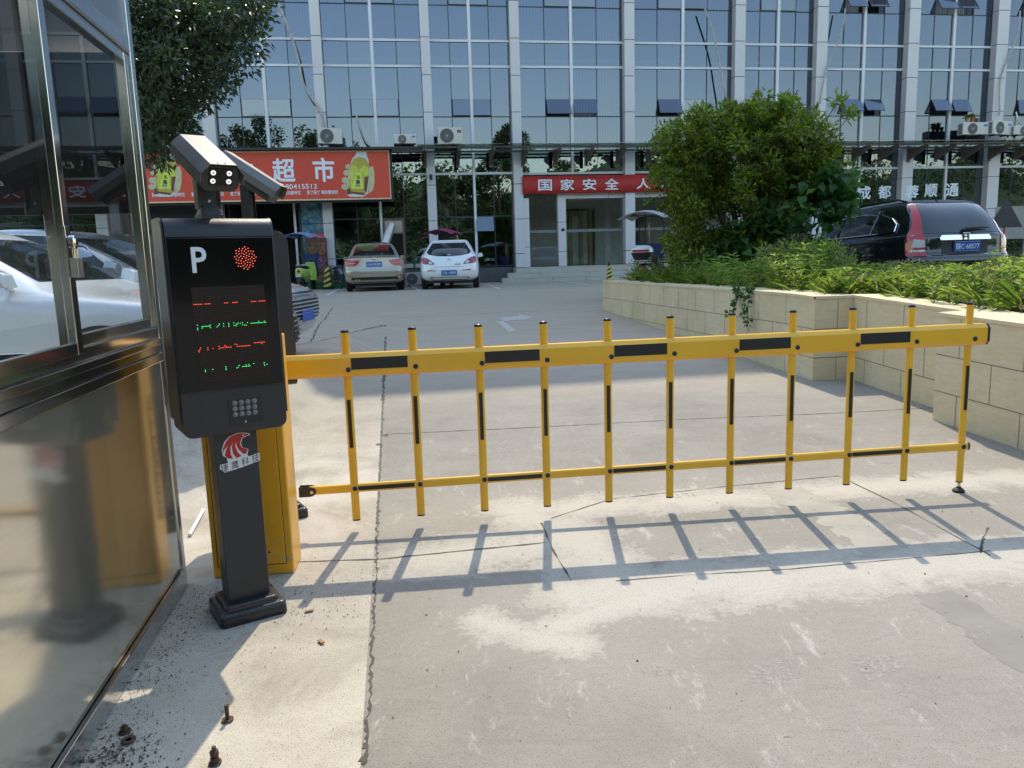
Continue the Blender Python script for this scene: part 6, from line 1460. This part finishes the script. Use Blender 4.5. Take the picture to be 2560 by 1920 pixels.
# broad leaved mulberry like sucker on the right side and base
cs = np.concatenate([np.array([sp3(X + rng.uniform(-r, r), Y + rng.uniform(-r, r) * .8, 13.6 + rng.normal(0, .25)) for X, Y, r, k in ((1755, 415, 40, 16), (1800, 395, 26, 8), (1790, 450, 30, 8), (1625, 530, 50, 18), (1690, 495, 40, 14), (1560, 570, 40, 12), (1730, 560, 30, 8), (1830, 420, 12, 3)) for _ in range(k)])])
brd = empty('broad_leaf_sapling', (sb_.x, 14.2, .85), 0, 'broad leaved sapling pushing out of the right side of the big shrub', 'sapling')
st = MB()
for k in range(7): st.tube([(.3, -.5, 0), (.4 + .1 * k, -.55, .7), (.5 + .13 * k, -.5, 1.2 + .07 * k)], [.022, .016, .008], 6)
st.build('stem', BARK, brd, smooth=True); clump_leaves(cs, .22, 16, .21, .17, LEAF_B, 'foliage', brd, 0., None, 1.2, .08, .25)
# tall thin shoots with pale tufts right of the shrub top
def tuft(X, Y, D_, X0, Y0, lab):
    top = atY(X, Y, D_); b = atY(X0, Y0, D_); r = empty('tall_shoot', b, 0, lab, 'plant', 'tall thin shoots beside the big shrub')
    d = top - b; s = MB(); s.tube([(0, 0, 0), (d.x * .4, 0, d.z * .45), (d.x, 0, d.z)], [.016, .012, .007], 6); s.build('stem', plain('pale_stem', (.16, .15, .10), .8), r, smooth=True)
    k = 34; dd = rdir(k, .3); leaves('foliage', np.tile(np.array([[d.x, 0, d.z]]), (k, 1)) + rng.normal(0, .05, (k, 3)), dd, rdir(k) * .4 + [0, 0, 1], .17, .06, leafmat('pale_tuft', (.10, .17, .03), (.17, .26, .05), (.26, .33, .09)) if 'pale_tuft' not in MATS else MATS['pale_tuft'], r)
tuft(1700, 222, 13.6, 1745, 330, 'tall shoot with a pale tuft, leftmost of four'); tuft(1757, 256, 13.6, 1748, 330, 'straight short shoot with a pale tuft above the white pot')
tuft(1812, 222, 13.6, 1740, 320, 'slanting tall shoot whose pale tuft stands highest at right'); tuft(1836, 250, 13.6, 1760, 345, 'slanting shoot with the tuft farthest to the right')
# planter weeds: one uncountable mass of leafy stems with tussocks of grass
nW = 3100
P = []; D = []; LN = []; WD = []; Pg = []; Dg = []; Ld = []; Dd = []
def inside(x, y):
    if y > 15.2 or y < 4.6: return False
    fx = 2.3 + (15.2 - y) * .18 if y > 8.2 else (4.0 if y > 6 else 4.0 + (6 - y) * .15)
    return x > fx + .08
cnt = 0
while cnt < nW:
    y = 4.8 + 10.2 * rng.random() ** .8; x = rng.uniform(2.2, 11.4)
    if not inside(x, y) or (y > 11.0 and x > 6.0): continue
    edge = 2.3 + (15.2 - y) * .18 if y > 8.2 else 4.0
    h = rng.uniform(.14, .30) + .12 * (1 - math.exp(-(x - edge) * .9)) + .08 * math.sin(x * 1.7 + y * .9) * rng.random() - max(0, y - 7.5) * .018
    if 5.0 < x < 6.4 and 8.6 < y < 10.6: h += rng.uniform(0, .28)
    if y > 7.2: h += .20 * math.exp(-(x - edge) / .9) * rng.uniform(.5, 1.3)
    if y > 8.5 and x < 6.2: h += rng.uniform(0, .22)
    q = x / y
    if .40 < q < .63: h = min(h, rng.uniform(.20, .36))
    elif q >= .63: h = min(h, rng.uniform(.3, .5))
    h = max(.12, h); x -= (rng.uniform(0, .28) if x - edge < .4 else 0)
    lean = rng.normal(0, .16, 2); cnt += 1; kind = rng.random()
    zs_ = .90
    if kind < .62:
        for t in np.linspace(.25, 1, 9):
            a = rng.uniform(0, 6.28)
            for q in range(3):
                aa = a + q * 2.09; P.append([x + lean[0] * h * t, y + lean[1] * h * t, zs_ + h * t]); D.append([math.cos(aa), math.sin(aa), rng.uniform(.1, .8)]); LN.append(rng.uniform(.07, .14) * (1.15 - .35 * t)); WD.append(rng.uniform(.022, .042))
    elif kind < .84:
        for q in range(16):
            a = rng.uniform(0, 6.28); Pg.append([x + rng.normal(0, .02), y + rng.normal(0, .02), zs_ + rng.uniform(0, h * .4)]); Dg.append([math.cos(a) * .75, math.sin(a) * .75, rng.uniform(.4, 1.4)])
    elif y < 11 and 3.7 < x < 9:
        for q in range(34): Ld.append([x + rng.normal(0, .09), y + rng.normal(0, .09), zs_ + h * rng.uniform(.3, 1.25)]); Dd.append(rdir(1, .3)[0])
P = np.array(P); D = np.array(D); w1 = leaves('planter_weeds', P, D, rdir(len(P)) * .5 + [0, 0, 1], np.array(LN), np.array(WD), LEAF_W, None, .2, .15); tag(w1, kind='stuff')
Pg = np.array(Pg); w2 = leaves('planter_grass', Pg, np.array(Dg), rdir(len(Pg)) * .5 + [0, 0, 1], rng.uniform(.18, .36, len(Pg)), .018, LEAF_W, None, .1, .25); tag(w2, kind='stuff')
Ld = np.array(Ld); w3 = leaves('dry_seed_weeds', Ld, np.array(Dd), rdir(len(Ld)), rng.uniform(.025, .06, len(Ld)), .022, LEAF_D, None, .3); tag(w3, kind='stuff')
# taller bushy weed in the middle of the planter, dry topped
bs = atY(1735, 575, 10.6); bw_ = empty('bushy_weed', (bs.x, 10.6, .85), 0, 'bushy yellowish weed rising in front of the black estate', 'bush')
st = MB()
for k in range(12): a = rng.uniform(0, 6.28); st.tube([(0, 0, 0), (math.cos(a) * .3, math.sin(a) * .25, .3), (math.cos(a) * .55, math.sin(a) * .4, .6)], [.012, .009, .005], 5)
st.build('stem', BARK, bw_); cs = shell(70, 0, 0, .36, .75, .5, .38, .5, -.4); clump_leaves(cs, .13, 26, .085, .035, LEAF_W, 'foliage', bw_)
cs = shell(40, 0, 0, .45, .7, .45, .36, .8, .2); tag(clump_leaves(cs, .07, 16, .035, .02, LEAF_D, 'dry_flower', bw_), kind='stuff')
# creeper hanging over the wall
cr0 = atY(1600, 640, 9.6); cr = empty('hanging_creeper', (0, 0, 0), 0, 'small creeper trailing down the planter wall near its step', 'creeper')
pa = [Vector((2.86, 9.60, 1.06)), Vector((2.83, 9.55, 1.02)), Vector((2.80, 9.52, .86)), Vector((2.74, 9.5, .70))]; pb2 = [Vector((2.92, 9.3, 1.06)), Vector((2.88, 9.26, 1.02)), Vector((2.855, 9.24, .85)), Vector((2.85, 9.22, .58))]
st = MB(); st.tube(pa, .006, 5); st.tube(pb2, .006, 5); st.build('stem', BARK, cr)
P = []; 
for q in (pa, pb2):
    for a, b in zip(q[:-1], q[1:]):
        for t in np.linspace(0, 1, 9): P.append(list(a.lerp(b, t)))
P = np.array(P * 2) + rng.normal(0, .02, (len(P) * 2, 3)) + [-.01, 0, 0]; leaves('foliage', P, rdir(len(P), -.2) + [-.5, 0, 0], rdir(len(P)) + [-1, 0, 0], .07, .05, LEAF_B, cr)
# dark tree hanging in from the left, trunk behind the booth
tr = empty('leafy_tree', (-5.5, 11.2, zg(-5.5, 11.2)), 0, 'dark leafy tree behind the booth, its branches hanging before the office', 'tree')
t = MB(); t.tube([(0, 0, 0), (.05, 0, 1.2), (-.1, .1, 2.6), (.1, 0, 4.0), (.0, .1, 5.5)], [.22, .18, .15, .10, .05], 12)
for k in range(16):
    a = rng.uniform(0, 6.28); z = rng.uniform(1.9, 4.6); L_ = rng.uniform(.6, 1.1); t.tube([(0, 0, z), (math.cos(a) * L_ * .5, math.sin(a) * L_ * .5, z + .55), (math.cos(a) * L_, math.sin(a) * L_, z + .5)], [.07, .045, .015], 7)
t.build('trunk', BARK, tr, smooth=True)
def tp(X, Y, D_): p = atY(X, Y, D_); return [p.x + 5.5, D_ - 11.2, p.z - zg(-5.5, 11.2)]
cc_ = []
for X, Y, r, k in ((360, 40, 95, 26), (430, 60, 80, 24), (480, 110, 60, 16), (400, 140, 80, 24), (340, 150, 70, 20), (450, 165, 45, 10), (500, 30, 60, 14), (545, 25, 32, 6), (530, 85, 26, 5), (330, 230, 60, 18), (345, 290, 50, 16), (360, 235, 45, 10), (318, 335, 28, 5), (300, 60, 90, 20), (280, 160, 80, 16), (260, 260, 70, 12), (560, 8, 22, 4), (415, 200, 30, 5), (380, 265, 24, 4), (200, 100, 110, 14), (150, 220, 100, 12)):
    for _ in range(k):
        a = rng.uniform(0, 6.28); q = r * math.sqrt(rng.random()); D_ = 10.9 + rng.normal(0, .55); cc_.append(tp(X + q * math.cos(a), Y + q * math.sin(a), D_))
for _ in range(90): d = rdir(1)[0]; cc_.append([d[0] * 2.2, d[1] * 1.8 + .4, 5.2 + d[2] * 1.1])
for _ in range(50): d = rdir(1)[0]; cc_.append([-1.2 + d[0] * 1.6, d[1] * 1.6, 3.6 + d[2] * 1.2])
clump_leaves(np.array(cc_), .21, 58, .105, .042, LEAF_T, 'crown', tr, -.1)
# trees across the road behind the camera: the office glass mirrors them
def far_tree(name, x, y, h, rx, label, seed):
    r = empty(name, (x, y, zg(x, y)), 0, label, 'tree', 'roadside trees behind the gate'); 
    t = MB(); t.tube([(0, 0, 0), (.1, 0, h * .35), (-.1, .1, h * .7), (0, 0, h * .92)], [.28, .22, .14, .04], 9)
    for k in range(7): a = k * 2.4; t.tube([(0, 0, h * (.35 + .06 * k)), (math.cos(a) * rx * .6, math.sin(a) * rx * .6, h * (.48 + .06 * k))], [.10, .03], 6)
    t.build('trunk', BARK, r)
    cs = np.concatenate([shell(34, 0, 0, h * .62, rx, rx, h * .34, .4), shell(10, rx * .5, 0, h * .85, rx * .5, rx * .5, h * .16), shell(10, -rx * .5, 0, h * .4, rx * .6, rx * .6, h * .16)])
    clump_leaves(cs, rng.uniform(.6, 1.1, len(cs)), 230, .34, .17, LEAF_F, 'crown', r, 0.)
    return r
for i, (x, y, h, rx) in enumerate(((-26, -22, 12, 4.5), (-17, -20, 13.5, 4), (-10.5, -24, 15.5, 3.6), (-3.5, -21, 14, 3.4), (2.5, -27, 11, 3.8), (9, -23, 11.5, 4), (15, -21, 14.5, 3.0), (21, -25, 12, 4.2), (29, -22, 10.5, 4.5), (37, -26, 11.5, 4.8), (47, -24, 10, 5), (58, -22, 11, 5))):
    far_tree('roadside_tree', x, y, h, rx, ['broad', 'tall', 'slim', 'rounded', 'low', 'spreading', 'narrow', 'full', 'squat', 'wide', 'open', 'last'][i] + ' roadside tree behind the gate, mirrored in the office glass', i)
hd_ = MB()
cs = np.array([[x + rng.normal(0, .8), -30 + rng.normal(0, 1.2), rng.uniform(.5, 6.5) * (.8 + .3 * math.sin(x * .21))] for x in np.arange(-60, 110, .22)]); hg = clump_leaves(cs, 1.2, 40, .5, .32, LEAF_F, 'tree_belt', None, 0.); tag(hg, kind='stuff')
# wooded rise farther back, closing the view behind the road
hm = MB(); xs_ = list(np.arange(-110, 170, 2.)); tops = [11.5 + 2.2 * math.sin(x * .11) + 1.5 * math.sin(x * .37 + 1) * 1. + 5.5 * sstep(15, 60, x) + rng.normal(0, .5) for x in xs_]; k = len(xs_)
hm.v = [(x, -46 - j * 9, z * (j / 3) ** .5 if j < 4 else z * .6) for j in range(5) for x, z in zip(xs_, tops)]
hm.f = [(j * k + i, j * k + i + 1, (j + 1) * k + i + 1, (j + 1) * k + i) for j in range(4) for i in range(k - 1)]; hm.m = [0] * len(hm.f)
tag(hm.build('hills', plain('wooded_slope', (.045, .07, .03), .95, 0, .4, .6, 0, .5), smooth=True), kind='structure')
cs = np.array([[x + rng.normal(0, .6), -60 + rng.normal(0, 4), z * rng.uniform(.55, 1.08)] for x, z in zip(xs_, tops) for _ in range(7)]); hg2 = clump_leaves(cs, 1.7, 26, .8, .5, LEAF_F, 'far_wood', None, 0.); tag(hg2, kind='stuff')
